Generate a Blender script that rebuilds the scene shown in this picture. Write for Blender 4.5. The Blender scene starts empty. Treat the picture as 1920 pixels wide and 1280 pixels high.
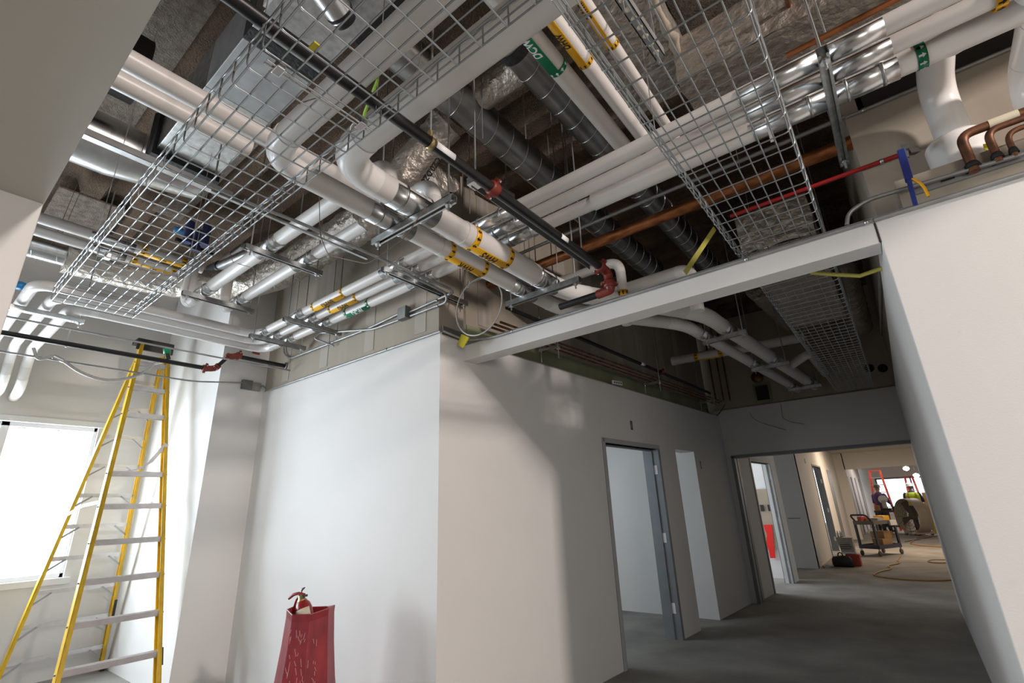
import bpy, bmesh, math, random
from mathutils import Vector as V, Matrix
random.seed(7)
S = bpy.context.scene
COL = S.collection
PI = math.pi
# ------------------------------------------------------------------ camera
F = 902.7                                   # focal length in pixels of the 1920 px wide frame
M = Matrix(((0.7847444, 0.61869386, -0.03733822),
            (-0.2291714, 0.23365203, -0.94492709),
            (-0.57589643, 0.75008309, 0.32514406)))   # rows: image right, image down, view direction
EYE = V((0, 0, 1.5))
cd = bpy.data.cameras.new('camera'); cam = bpy.data.objects.new('camera', cd); COL.objects.link(cam)
cd.sensor_width = 36; cd.sensor_fit = 'HORIZONTAL'; cd.lens = 36 * F / 1920
cd.clip_start = .02; cd.clip_end = 200
r, d, f = M[0], M[1], M[2]
cam.matrix_world = Matrix(((r[0], -d[0], -f[0], EYE.x), (r[1], -d[1], -f[1], EYE.y), (r[2], -d[2], -f[2], EYE.z), (0, 0, 0, 1)))
S.camera = cam
# ------------------------------------------------------------------ world, lights, exposure
S.view_settings.view_transform = 'Standard'; S.view_settings.look = 'None'
S.view_settings.exposure = 0.0; S.view_settings.gamma = 1; S.view_settings.use_curve_mapping = False
W = bpy.data.worlds.new('sky'); S.world = W; W.use_nodes = True
wb = W.node_tree.nodes['Background']; wb.inputs[0].default_value = (.86, .93, 1, 1); wb.inputs[1].default_value = 2.6


def area(name, loc, target, sx, sy, power, col):
    l = bpy.data.lights.new(name, 'AREA'); l.shape = 'RECTANGLE'; l.size = sx; l.size_y = sy; l.energy = power; l.color = col
    o = bpy.data.objects.new(name, l); COL.objects.link(o); o.location = loc
    o.rotation_euler = (V(target) - V(loc)).to_track_quat('-Z', 'Y').to_euler()
    return o


area('window_daylight', (-7.75, .25, 1.9), (-3, .9, 1.6), 1.55, 2.4, 290, (.80, .90, 1))
area('second_window_daylight', (-7.62, -2.5, 1.85), (-3.4, 2.4, 1.7), 1.6, 2.4, 205, (.86, .94, 1))
area('rear_fill', (4.4, -3.4, 1.5), (.2, 2.7, 2.3), 2.4, 2.0, 128, (1, .93, .88))  # added fill for right wall and pipe undersides; the rear wall has no window
area('high_right_light', (5.0, .74, 4.22), (-1.2, 2.6, 2.2), .32, .32, 310, (1, .88, .82))
area('side_room_daylight', (-4.9, 4.6, 1.9), (-2.8, 7.3, 1.2), 1.5, 1.5, 36, (.80, .90, 1))
area('far_room_light', (-.5, 17.5, 2.75), (-.9, 17.6, 0), 1.6, 5.5, 170, (1, .76, .55))
area('far_hall_light', (-.3, 26, 2.8), (-.4, 25.5, 0), 2.4, 5, 90, (1, .84, .7))
area('office_daylight', (-4.2, 10.2, 1.7), (-2.2, 10.2, 1.4), 1.8, 1.8, 60, (.85, .92, 1))
# ------------------------------------------------------------------ materials
MT = {}


def mat(name, col, rough=.5, metal=0, var=.0, vs=6, bump=0, bs=40, col2=None, stretch=None, bdist=.02, emit=0):
    m = bpy.data.materials.new(name); m.use_nodes = True
    nt = m.node_tree; b = nt.nodes['Principled BSDF']
    b.inputs['Base Color'].default_value = (*col, 1); b.inputs['Roughness'].default_value = rough; b.inputs['Metallic'].default_value = metal
    tc = nt.nodes.new('ShaderNodeTexCoord'); mp = nt.nodes.new('ShaderNodeMapping'); nt.links.new(tc.outputs['Object'], mp.inputs[0])
    if stretch: mp.inputs['Scale'].default_value = stretch
    if var or col2:
        n = nt.nodes.new('ShaderNodeTexNoise'); n.inputs['Scale'].default_value = vs; n.inputs['Detail'].default_value = 6
        nt.links.new(mp.outputs[0], n.inputs[0])
        c = nt.nodes.new('ShaderNodeValToRGB'); nt.links.new(n.outputs[0], c.inputs[0])
        c.color_ramp.elements[0].position = .32; c.color_ramp.elements[1].position = .68
        a = col2 or tuple(max(0, x * (1 - var)) for x in col)
        c.color_ramp.elements[0].color = (*a, 1); c.color_ramp.elements[1].color = (*col, 1)
        nt.links.new(c.outputs[0], b.inputs['Base Color'])
    if bump:
        n2 = nt.nodes.new('ShaderNodeTexNoise'); n2.inputs['Scale'].default_value = bs; n2.inputs['Detail'].default_value = 5
        nt.links.new(mp.outputs[0], n2.inputs[0])
        bp = nt.nodes.new('ShaderNodeBump'); bp.inputs['Strength'].default_value = bump; bp.inputs['Distance'].default_value = bdist
        nt.links.new(n2.outputs[0], bp.inputs['Height']); nt.links.new(bp.outputs[0], b.inputs['Normal'])
    if emit:
        b.inputs['Emission Color'].default_value = (*col, 1); b.inputs['Emission Strength'].default_value = emit
    MT[name] = m
    return m


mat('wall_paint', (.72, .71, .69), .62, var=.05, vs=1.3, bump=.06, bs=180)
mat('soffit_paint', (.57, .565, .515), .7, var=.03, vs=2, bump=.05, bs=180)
mat('joint_compound', (.45, .405, .35), .8, var=.15, vs=2)
mat('bare_board', (.42, .37, .30), .8, var=.2, vs=.9, stretch=(3, 3, .25))
mat('green_board', (.30, .32, .20), .8, col2=(.20, .22, .12), vs=3)
mat('grey_bead', (.36, .37, .38), .5)
mat('deck', (.205, .138, .09), .95, col2=(.085, .056, .038), vs=3.2, bump=1, bs=70, bdist=.03)
mat('deck_light', (.34, .29, .24), .95, col2=(.19, .15, .12), vs=16, bump=1, bs=90, bdist=.03)
mat('concrete', (.34, .325, .295), .82, col2=(.21, .20, .185), vs=1.6, bump=.15, bs=60)
mat('jacket', (.70, .68, .655), .36, var=.05, vs=5)
mat('elbow_pvc', (.82, .81, .79), .22, var=.03, vs=4)
mat('galv', (.56, .58, .58), .34, 1, var=.35, vs=26)
mat('galv_bright', (.72, .74, .75), .26, 1, var=.2, vs=14)
mat('galv_duct', (.45, .46, .455), .33, 1, var=.4, vs=7)
mat('galv_dull', (.40, .41, .41), .5, .7, var=.25, vs=9)
mat('wire', (.44, .48, .50), .32, .9, var=.15, vs=30)
mat('foil', (.60, .55, .49), .46, .8, var=.25, vs=5, bump=.8, bs=13, bdist=.05)
mat('copper', (.55, .22, .09), .38, .95, col2=(.22, .085, .035), vs=9, stretch=(1, 3, 3))
mat('copper_dark', (.34, .155, .08), .5, .8, col2=(.10, .055, .04), vs=12)
mat('black_steel', (.016, .016, .017), .36, .2, var=.3, vs=12)
mat('black_mastic', (.012, .012, .014), .7, bump=.5, bs=40)
mat('black_ink', (.012, .01, .008), .5)
mat('red_paint', (.24, .032, .018), .45, col2=(.14, .018, .012), vs=20)
mat('red_conduit', (.30, .012, .012), .4)
mat('orange_tag', (.82, .43, .008), .4)
mat('green_tag', (.0, .20, .085), .4)
mat('white_ink', (.85, .85, .83), .5)
mat('fibreglass', (.76, .48, .012), .38, col2=(.55, .33, .02), vs=30, stretch=(1, 1, .1))
mat('aluminium', (.62, .61, .60), .38, .75, var=.12, vs=20)
mat('black_plastic', (.02, .018, .016), .45)
mat('red_plastic', (.30, .02, .028), .36, col2=(.17, .012, .02), vs=14, stretch=(1, 1, .3))
mat('scratch', (.55, .40, .38), .6)
mat('extinguisher_red', (.26, .012, .012), .3, var=.2, vs=15)
mat('cream_label', (.66, .60, .46), .6)
mat('brass', (.50, .40, .2), .4, .9)
mat('frame_face', (.44, .44, .43), .5, .1)
mat('frame_grey', (.235, .255, .27), .45, .15, var=.12, vs=8)
mat('frame_white', (.78, .79, .80), .5)
mat('pane_film', (.9, .92, .95), .4)
mat('yellow_strap', (.52, .47, .10), .6)
mat('yellow_tape', (.62, .52, .03), .5)
mat('blue_plastic', (.02, .035, .20), .4)
mat('blue_cap', (.03, .25, .55), .4)
mat('green_cap', (.0, .24, .10), .35)
mat('lime_tape', (.45, .8, .05), .5)
mat('grey_hose', (.50, .49, .47), .45, .3, var=.15, vs=60)
mat('steel_plate', (.20, .21, .20), .55, .6, var=.3, vs=12)
mat('rod', (.48, .50, .51), .4, .9)
mat('cable_brown', (.16, .11, .075), .6)
mat('red_fabric', (.75, .015, .008), .6)
mat('tool_black', (.02, .016, .017), .6, var=.4, vs=20)
mat('tool_red', (.42, .05, .03), .55)
mat('cart_blue', (.035, .045, .085), .45, var=.3, vs=10)
mat('cart_grey', (.16, .155, .145), .6)
mat('cardboard', (.42, .26, .12), .8, var=.2, vs=6)
mat('bucket', (.50, .47, .42), .5, var=.25, vs=12)
mat('fan_beige', (.45, .40, .33), .55, var=.15, vs=5)
mat('fan_dark', (.10, .085, .07), .6)
mat('orange_cord', (.42, .19, .03), .5)
mat('vest', (.55, .75, .02), .6)
mat('vest_stripe', (.75, .35, .1), .5)
mat('navy', (.03, .04, .13), .8)
mat('purple_cloth', (.09, .05, .14), .8)
mat('trouser', (.05, .055, .08), .85)
mat('skin', (.35, .20, .14), .55)
mat('hat_white', (.75, .74, .72), .35)
mat('ladder_red', (.55, .05, .02), .45)
mat('foliage', (.30, .42, .16), .8, col2=(.62, .70, .5), vs=4)
mat('lamp_on', (1, .93, .98), .5, emit=30)
mat('shelf_dark', (.09, .07, .06), .7, var=.5, vs=9)
mat('wood_panel', (.36, .29, .22), .7, var=.1, vs=4)
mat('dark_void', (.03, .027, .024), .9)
g = bpy.data.materials.new('window_glass'); g.use_nodes = True; nt = g.node_tree
for n in list(nt.nodes): nt.nodes.remove(n)
o_ = nt.nodes.new('ShaderNodeOutputMaterial'); mx = nt.nodes.new('ShaderNodeMixShader'); tr = nt.nodes.new('ShaderNodeBsdfTransparent'); tl = nt.nodes.new('ShaderNodeBsdfGlossy')
tl.inputs['Roughness'].default_value = .05; mx.inputs[0].default_value = .06
nt.links.new(tr.outputs[0], mx.inputs[1]); nt.links.new(tl.outputs[0], mx.inputs[2]); nt.links.new(mx.outputs[0], o_.inputs[0])
MT['window_glass'] = g


# ------------------------------------------------------------------ builders
def ray(u, v):
    return M.transposed() @ V(((u - 960) / F, (v - 640) / F, 1))


def at(u, v, x=None, y=None, z=None):       # where the sight line through (u, v) meets a real plane of the room
    q = ray(u, v)
    t = (x / q.x) if x is not None else (y / q.y) if y is not None else (z - 1.5) / q.z
    return EYE + q * t


class MB:
    def __init__(s): s.v = []; s.f = []; s.sm = []

    def add(s, vs, fs, smooth=False):
        n = len(s.v); s.v += [V(p) for p in vs]
        for q in fs: s.f.append([i + n for i in q]); s.sm.append(smooth)
        return s

    def hexa(s, P, smooth=False):           # eight corners: bottom ring then top ring
        return s.add(P, [(3, 2, 1, 0), (4, 5, 6, 7), (0, 1, 5, 4), (1, 2, 6, 5), (2, 3, 7, 6), (3, 0, 4, 7)], smooth)

    def box(s, a, b):
        (x0, y0, z0), (x1, y1, z1) = a, b
        x0, x1 = sorted((x0, x1)); y0, y1 = sorted((y0, y1)); z0, z1 = sorted((z0, z1))
        return s.hexa([(x0, y0, z0), (x1, y0, z0), (x1, y1, z0), (x0, y1, z0), (x0, y0, z1), (x1, y0, z1), (x1, y1, z1), (x0, y1, z1)])

    def bar(s, a, b, w, h, up=(0, 0, 1)):   # rectangular bar between two points
        a, b = V(a), V(b); t = (b - a).normalized(); u = V(up); sd = t.cross(u)
        if sd.length < 1e-4: sd = t.cross(V((1, 0, 0)))
        sd.normalize(); u = sd.cross(t)
        c = [sd * (i * w / 2) + u * (j * h / 2) for i, j in ((-1, -1), (1, -1), (1, 1), (-1, 1))]
        return s.hexa([a + k for k in c] + [b + k for k in c])

    def tube(s, pts, r, n=14, cap=True, closed=False):
        P = [V(p) for p in pts]; R = r if isinstance(r, (list, tuple)) else [r] * len(P)
        N = len(P); T = []
        for i in range(N):
            if closed: t = P[(i + 1) % N] - P[i - 1]
            else: t = P[min(i + 1, N - 1)] - P[max(i - 1, 0)]
            T.append(t.normalized())
        u = T[0].orthogonal().normalized()
        vs = []
        for i in range(N):
            u = (u - T[i] * u.dot(T[i])).normalized(); w = T[i].cross(u)
            for k in range(n):
                a = 2 * PI * k / n; vs.append(P[i] + (u * math.cos(a) + w * math.sin(a)) * R[i])
        fs = []
        for i in range(N if closed else N - 1):
            j = (i + 1) % N
            for k in range(n): fs.append((i * n + k, i * n + (k + 1) % n, j * n + (k + 1) % n, j * n + k))
        s.add(vs, fs, True)
        if cap and not closed:
            s.add(vs[:n], [tuple(range(n))[::-1]]); s.add(vs[-n:], [tuple(range(n))])
        return s

    def lathe(s, prof, o, axis=(0, 0, 1), n=28, smooth=True):   # prof: (radius, height)
        ax = V(axis).normalized(); u = ax.orthogonal().normalized(); w = ax.cross(u); o = V(o); vs = []
        for rr, h in prof:
            for k in range(n):
                a = 2 * PI * k / n; vs.append(o + ax * h + (u * math.cos(a) + w * math.sin(a)) * rr)
        fs = [(i * n + k, i * n + (k + 1) % n, (i + 1) * n + (k + 1) % n, (i + 1) * n + k) for i in range(len(prof) - 1) for k in range(n)]
        return s.add(vs, fs, smooth)

    def shell(s, a, b, r, a0, a1, ref, th=.002, n=18, sag=0):   # curved sheet wrapped on a pipe; angles from ref
        a, b = V(a), V(b); t = (b - a).normalized(); u = V(ref); u = (u - t * u.dot(t)).normalized(); w = t.cross(u); vs = []
        for p in (a, b):
            for rr in (r, r + th):
                for k in range(n + 1):
                    q = a0 + (a1 - a0) * k / n; vs.append(p + (u * math.cos(q) + w * math.sin(q)) * rr)
        m = n + 1; fs = []
        for k in range(n):
            fs += [(m + k, 3 * m + k, 3 * m + k + 1, m + k + 1), (k, k + 1, 2 * m + k + 1, 2 * m + k),
                   (k, m + k, m + k + 1, k + 1), (2 * m + k, 2 * m + k + 1, 3 * m + k + 1, 3 * m + k)]
        fs += [(0, 2 * m, 3 * m, m), (n, m + n, 3 * m + n, 2 * m + n)]
        return s.add(vs, fs, True)

    def prism(s, poly, off):                # polygon in space swept by a vector
        P = [V(p) for p in poly]; o = V(off); n = len(P)
        s.add(P + [p + o for p in P], [tuple(range(n))[::-1], tuple(range(n, 2 * n))] + [(i, (i + 1) % n, n + (i + 1) % n, n + i) for i in range(n)])
        return s

    def build(s, name, m, parent=None, bevel=0):
        o0 = V(parent['_o']) if parent is not None else V((0, 0, 0))
        me = bpy.data.meshes.new(name); me.from_pydata([tuple(p - o0) for p in s.v], [], s.f); me.update()
        for p, q in zip(me.polygons, s.sm): p.use_smooth = q
        me.materials.append(MT[m])
        bm = bmesh.new(); bm.from_mesh(me); bmesh.ops.recalc_face_normals(bm, faces=bm.faces); bm.to_mesh(me); bm.free()
        o = bpy.data.objects.new(name, me); COL.objects.link(o)
        if parent is not None: o.parent = parent
        o['_o'] = tuple(o0)
        if bevel:
            b = o.modifiers.new('edge', 'BEVEL'); b.width = bevel; b.segments = 2; b.limit_method = 'ANGLE'
        return o

    def solo(s, name, m, label, cat, group=None, bevel=0):      # a thing that is one mesh, origin at its base
        x = [p.x for p in s.v]; y = [p.y for p in s.v]; z = [p.z for p in s.v]
        o0 = V(((min(x) + max(x)) / 2, (min(y) + max(y)) / 2, min(z)))
        t = type('T', (dict,), {})(); t['_o'] = tuple(o0)
        me = s.build(name, m, None, bevel)
        me.data.transform(Matrix.Translation(-o0)); me.location = o0; me['_o'] = tuple(o0)
        tag(me, label, cat, group)
        return me


def tag(o, label, cat, group=None):
    o['label'] = label; o['category'] = cat
    if group: o['group'] = group


def thing(name, label, cat, loc, group=None):
    o = bpy.data.objects.new(name, None); COL.objects.link(o); o.location = loc; o.empty_display_size = .1
    o['_o'] = tuple(V(loc)); tag(o, label, cat, group)
    return o


def struct(mb, name, m, bevel=0):
    o = mb.build(name, m, None, bevel); o['kind'] = 'structure'
    return o


def fil(pts, R, k=7):                       # round the corners of a path
    P = [V(p) for p in pts]; out = [P[0]]
    for i in range(1, len(P) - 1):
        a, b, c = P[i - 1], P[i], P[i + 1]
        u = (a - b); w = (c - b); L = min(R, u.length * .49, w.length * .49); u.normalize(); w.normalize()
        p, q = b + u * L, b + w * L
        for j in range(k + 1):
            t = j / k; out.append(p * (1 - t) ** 2 + b * 2 * t * (1 - t) + q * t * t)
    out.append(P[-1])
    return out


def text_on(parent, name, txt, c, t, nrm, up, size, r, m, squeeze=.8, off=.0035):
    """lettering bent round a pipe of radius r (r=0: flat): c point on the axis, t reading direction, nrm outward at the middle"""
    cu = bpy.data.curves.new('txt', 'FONT'); cu.body = txt; cu.size = size; cu.align_x = 'CENTER'; cu.align_y = 'CENTER'; cu.offset = size * .028
    ob = bpy.data.objects.new('txt', cu); COL.objects.link(ob)
    dg = bpy.context.evaluated_depsgraph_get(); me = bpy.data.meshes.new_from_object(ob.evaluated_get(dg))
    bpy.data.objects.remove(ob)
    bm = bmesh.new(); bm.from_mesh(me); bmesh.ops.subdivide_edges(bm, edges=bm.edges, cuts=1); bm.verts.ensure_lookup_table()
    c, t, nrm, up = V(c), V(t).normalized(), V(nrm).normalized(), V(up).normalized(); mb = MB(); vs = []
    for q in bm.verts:
        if r > 0:
            a = q.co.y / r; vs.append(c + t * q.co.x * squeeze + (nrm * math.cos(a) + up * math.sin(a)) * (r + off))
        else: vs.append(c + t * q.co.x * squeeze + up * q.co.y + nrm * off)
    mb.add(vs, [[x.index for x in fc.verts] for fc in bm.faces]); bm.free(); bpy.data.meshes.remove(me)
    return mb.build(name, m, parent)


DOWN = V((0, 0, -1))


def marker(pipe, a, b, r, txt, m, ink, ref=DOWN, half=.5, flow=1, flip=1, band=.045, size=None, na=9):
    """pipe marker: a strip with the service letters and an arrow band at each end"""
    a, b = V(a), V(b); t = (b - a).normalized(); u = (ref - t * ref.dot(t)).normalized(); w = t.cross(u)
    mb = MB(); mb.shell(a, b, r, -half, half, ref, .0012)
    mb.shell(a, a + t * band, r, -PI, PI, ref, .0012, 36); mb.shell(b - t * band, b, r, -PI, PI, ref, .0012, 36)
    lab = mb.build('pipe_marker', m, pipe)
    for p in (a + t * band / 2, b - t * band / 2):
        ar = MB()
        for k in range(na):
            q = 2 * PI * (k + .5) / na; rr = r + .0024; h = band * .36; g = 2 * PI / na * .30

            def pt(s_, q_): return p + t * s_ * flow + (u * math.cos(q_) + w * math.sin(q_)) * rr
            ar.add([pt(h, q), pt(0, q + g), pt(0, q + g * .4), pt(-h, q + g * .4), pt(-h, q - g * .4), pt(0, q - g * .4), pt(0, q - g)],
                   [(0, 1, 2, 3, 4, 5, 6)])
        ar.build('arrow_band', ink, lab)
    if txt: text_on(lab, 'lettering', txt, (a + b) / 2, t * flip, u, w * flip if False else (t * flip).cross(u) * -1, size or r * .75, r, ink)
    return lab


def saddle(pipe, a, b, r, ref=DOWN, strap=True):
    a, b = V(a), V(b); mb = MB(); mb.shell(a, b, r + .001, -1.75, 1.75, ref, .003, 20); sd = mb.build('pipe_saddle', 'galv_bright', pipe)
    if strap:
        t = (b - a).normalized(); L = (b - a).length
        for s_ in (.22, .78): MB().shell(a + t * (L * s_ - .006), a + t * (L * s_ + .006), r + .004, -PI, PI, ref, .002, 28).build('clamp_band', 'galv', sd)
    return sd


def pipe(name, label, cat, pts, r, m='jacket', R=.16, group=None, elbows=True, n=20, part='insulation_jacket', em='elbow_pvc'):
    P = [V(p) for p in pts]; t = thing(name, label, cat, P[0], group)
    MB().tube(fil(P, R), r, n).build(part, m, t)
    if elbows:
        for i in range(1, len(P) - 1):
            a, b, c = P[i - 1], P[i], P[i + 1]; u = (a - b); w = (c - b); L = min(R * 1.12, u.length * .49, w.length * .49); u.normalize(); w.normalize()
            arc = [(b + u * L) * (1 - q) ** 2 + b * 2 * q * (1 - q) + (b + w * L) * q * q for q in [k / 9 for k in range(10)]]
            MB().tube(arc, r * 1.035, n).build('elbow_cover', em, t)
    return t


def trapeze(label, a, b, zrod, group='strut trapezes', rods=(.04, .04), name='trapeze_hanger', w=.041, drop=.06):
    """strut channel carried by two threaded rods"""
    a, b = V(a), V(b); t = (b - a).normalized(); sd = t.cross(V((0, 0, 1))).normalized(); L = (b - a).length
    o = thing(name, label, 'pipe hanger', (a + b) / 2, group)
    mb = MB(); th = .004
    for s_ in (-1, 1): mb.bar(a + sd * s_ * (w / 2 - th / 2), b + sd * s_ * (w / 2 - th / 2), th, w)
    up = V((0, 0, w / 2 - th / 2)); mb.bar(a + up, b + up, w, th)
    for s_ in (-1, 1): mb.bar(a + sd * s_ * (w / 2 - .006) - up, b + sd * s_ * (w / 2 - .006) - up, .011, th)
    mb.build('strut_channel', 'galv', o)
    for p in (a + t * rods[0], b - t * rods[1]):
        rod = MB().tube([p + V((0, 0, -drop)), V((p.x, p.y, zrod))], .0055, 8).build('threaded_rod', 'rod', o)
        nb = MB().lathe([(0, -.03), (.018, -.03), (.018, -.026), (.011, -.026), (.011, -.02), (.017, -.02), (.017, .02), (0, .02)], p, n=12, smooth=False)
        nb.build('nut_and_washer', 'galv_bright', rod)
    return o


# ------------------------------------------------------------------ the setting
DECK = 4.6
YF, YB = 2.512, 2.758                       # front wall face, beam face
CW = lambda y: .067 * y - 2.816             # plan line of the corridor's left wall (skewed about four degrees)


def walls(mb, p, q, th, z0, z1, holes=()):  # wall along p->q (plan), thickness to the left of the direction; holes (s0, s1, zb, zt)
    p, q = V((*p, 0)), V((*q, 0)); t = (q - p).normalized(); nrm = V((-t.y, t.x, 0)) * th; L = (q - p).length

    def blk(s0, s1, a, b):
        if s1 - s0 < 1e-4 or b - a < 1e-4: return
        A, B = p + t * s0, p + t * s1; lo, hi = V((0, 0, a)), V((0, 0, b))
        mb.hexa([A + lo, B + lo, B + nrm + lo, A + nrm + lo, A + hi, B + hi, B + nrm + hi, A + nrm + hi])
    s = 0
    for s0, s1, zb, zt in holes:
        blk(s, s0, z0, z1); blk(s0, s1, z0, zb); blk(s0, s1, zt, z1); s = s1
    blk(s, L, z0, z1)
    return mb


struct(MB().box((-8.2, -5.2, -.12), (6.8, 34, 0)), 'floor', 'concrete')
# deck: sprayed metal deck with flutes along X
mb = MB(); y = -2.0
while y < 9:
    mb.prism([(-8.2, y, DECK), (-8.2, y + .05, DECK - .09), (-8.2, y + .20, DECK - .09), (-8.2, y + .25, DECK)], (15, 0, 0)); y += .42
mb.box((-8.2, -5.2, DECK), (6.8, 9.2, DECK + .15)); struct(mb, 'ceiling', 'deck')
mb = MB()
for (x0, x1, y0, y1) in ((-6.9, -5.6, .42, .95), (-4.9, -2.5, .36, .62), (-5.4, -3.6, 1.1, 1.35), (-.5, .7, 2.0, 2.9)):
    mb.box((x0, y0, DECK - .105), (x1, y1, DECK - .088))
struct(mb, 'trim_1', 'deck_light')
# window wall at the far left, openings to daylight
XL = -7.40
struct(walls(MB(), (XL, -5.0), (XL, 2.3), .16, 0, DECK, [(1.3, 3.7, .96, 2.58), (3.9, 6.50, .96, 2.58)]), 'wall_left', 'wall_paint')
wf = MB(); wf.box((XL - .10, -1.16, .90), (XL + .03, 1.56, .965)); wf.box((XL - .1, -1.16, 2.575), (XL + .02, 1.56, 2.64))
for yy in (-1.1, .72, 1.50): wf.box((XL - .11, yy - .035, .96), (XL - .04, yy + .035, 2.58))
wf.box((XL - .11, -1.1, .96), (XL - .04, 1.5, 1.01)); wf.box((XL - .11, -1.1, 2.53), (XL - .04, 1.5, 2.58))
wn = struct(wf, 'window_1', 'frame_white', .004)
MB().box((XL - .085, -1.08, 1.0), (XL - .078, 1.48, 2.54)).build('pane', 'window_glass', wn)
tp = MB()
for yy in (.82, 1.10): tp.box((XL - .076, yy, 2.515), (XL - .072, yy + .07, 2.55))
tp.build('tape_tab', 'frame_white', wn)
wf = MB()
for yy in (-3.66, -2.5, -1.34): wf.box((XL - .11, yy - .035, .96), (XL - .04, yy + .035, 2.58))
wf.box((XL - .11, -3.7, .96), (XL - .04, -1.3, 1.01)); wf.box((XL - .11, -3.7, 2.53), (XL - .04, -1.3, 2.58))
wn = struct(wf, 'window_3', 'frame_white'); MB().box((XL - .085, -3.66, 1.0), (XL - .078, -1.34, 2.54)).build('pane', 'window_glass', wn)
# stepped front walls
struct(MB().box((XL - .16, 2.03, 0), (-5.545, 2.9, DECK)), 'wall_pier', 'wall_paint')
struct(MB().box((-5.70, YF, 0), (CW(YF), YF + .3, 2.85)), 'wall_front', 'wall_paint')
struct(MB().box((-5.56, YF + .012, 2.85), (CW(YF) - .03, YF + .3, DECK)), 'wall_front_upper', 'bare_board')
tj = MB()
for x in (-5.1, -4.35, -3.6, -2.9): tj.box((x - .07, YF + .008, 2.9), (x + .07, YF + .013, DECK))
struct(tj, 'trim_2', 'joint_compound')
# corridor wall: door, recess
s = lambda y: (y - YF) / math.cos(math.atan(.067))
yd0, yd1, yn0, yn1 = 4.83, 6.09, 6.635, 7.27
cwm = walls(MB(), (CW(YF), YF), (CW(8.6), 8.6), .19, 0, 2.82, [(s(yd0), s(yd1), 0, 2.13), (s(yn0), s(yn1), 0, 2.165)])
struct(cwm, 'wall_corridor', 'wall_paint')
struct(walls(MB(), (CW(2.8) - .16, 2.80), (CW(8.6) - .16, 8.6), .1, 2.6, DECK), 'wall_corridor_upper', 'bare_board')
tj = MB()
for yy in (3.1, 3.75, 4.4, 5.0, 5.6, 6.2, 6.9, 7.5):
    x = CW(yy) - .16; tj.hexa([(x, yy, 3.1), (x + .006, yy, 3.1), (x + .006 + .011, yy + .17, 3.1), (x + .011, yy + .17, 3.1), (x, yy, DECK), (x + .006, yy, DECK), (x + .017, yy + .17, DECK), (x + .011, yy + .17, DECK)])
struct(tj, 'trim_3', 'joint_compound')
struct(walls(MB(), (CW(2.95) - .148, 2.95), (CW(8.58) - .148, 8.58), .012, 2.78, 3.06), 'trim_4', 'green_board')
cl = MB(); cl.hexa([(CW(2.95) - .004, 2.95, 2.82), (CW(8.6) - .004, 8.6, 2.82), (CW(8.6) - .15, 8.6, 2.82), (CW(2.95) - .15, 2.95, 2.82),
                    (CW(2.95) - .004, 2.95, 2.832), (CW(8.6) - .004, 8.6, 2.832), (CW(8.6) - .15, 8.6, 2.832), (CW(2.95) - .15, 2.95, 2.832)])
struct(cl, 'trim_5', 'grey_bead')


def door_frame(name, p0, p1, h, depth, face=.05, m='frame_grey', hinge=True):
    """hollow metal frame around an opening; p0 near jamb, p1 far jamb on the visible wall face, depth into the wall (left of p0->p1)"""
    p0, p1 = V((*p0, 0)), V((*p1, 0)); t = (p1 - p0).normalized(); nrm = V((-t.y, t.x, 0))
    mb = MB(); hz = V((0, 0, h))

    def jamb(a, dr):
        o = a - nrm * .012
        mb.prism([o - dr * face, o + dr * .004, o + dr * .004 + nrm * (depth * .45), o + dr * .02 + nrm * (depth * .45), o + dr * .02 + nrm * (depth * .6), o + dr * .004 + nrm * (depth * .6),
                  o + dr * .004 + nrm * (depth + .024), o - dr * face + nrm * (depth + .024)], hz)
    jamb(p0, t); jamb(p1, -t)
    a, b = p0 - t * face - nrm * .012, p1 + t * face - nrm * .012
    mb.prism([a + hz, b + hz, b + nrm * (depth + .024) + hz, a + nrm * (depth + .024) + hz], (0, 0, face))
    mb.prism([p0 + hz + nrm * depth * .4, p1 + hz + nrm * depth * .4, p1 + hz + nrm * depth * .55, p0 + hz + nrm * depth * .55], (0, 0, -.018))
    o = struct(mb, name, m)
    if hinge:
        for z in (.32, 1.08, 1.88):
            c = p1 - t * .004 + nrm * depth * .3 + V((0, 0, z))
            MB().bar(c - nrm * .028, c + nrm * .028, .004, .11).build('hinge_plate', 'frame_white', o)
    return o


door_frame('door_1', (CW(yd0), yd0), (CW(yd1), yd1), 2.13, .19, m='frame_grey')
cs = MB(); u_ = V((CW(yd1) - CW(yd0), yd1 - yd0, 0)).normalized(); n_ = V((-u_.y, u_.x, 0)); a = V((CW(yd0), yd0, 0)) - n_ * .014; b = V((CW(yd1), yd1, 0)) - n_ * .014
cs.prism([a - u_ * .052, a - u_ * .004, a - u_ * .004 + n_ * .004, a - u_ * .052 + n_ * .004], (0, 0, 2.18))
cs.prism([a - u_ * .05 + V((0, 0, 2.134)), b + u_ * .05 + V((0, 0, 2.134)), b + u_ * .05 + V((0, 0, 2.182)), a - u_ * .05 + V((0, 0, 2.182))], n_ * .004)
cs.build('casing_face', 'frame_face', bpy.data.objects['door_1'])
# side room behind door 1
struct(MB().box((-5.4, 2.9, 0), (-5.25, 8.6, 2.9)), 'wall_side_room', 'wall_paint')
struct(MB().box((-5.3, 7.272, 0), (CW(7.28) - .004, 7.40, 2.6)), 'wall_side_room_end', 'wall_paint')
struct(MB().box((-5.3, 2.9, 2.6), (CW(4) - .2, 8.6, 2.66)), 'ceiling_side_room', 'soffit_paint')
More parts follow.
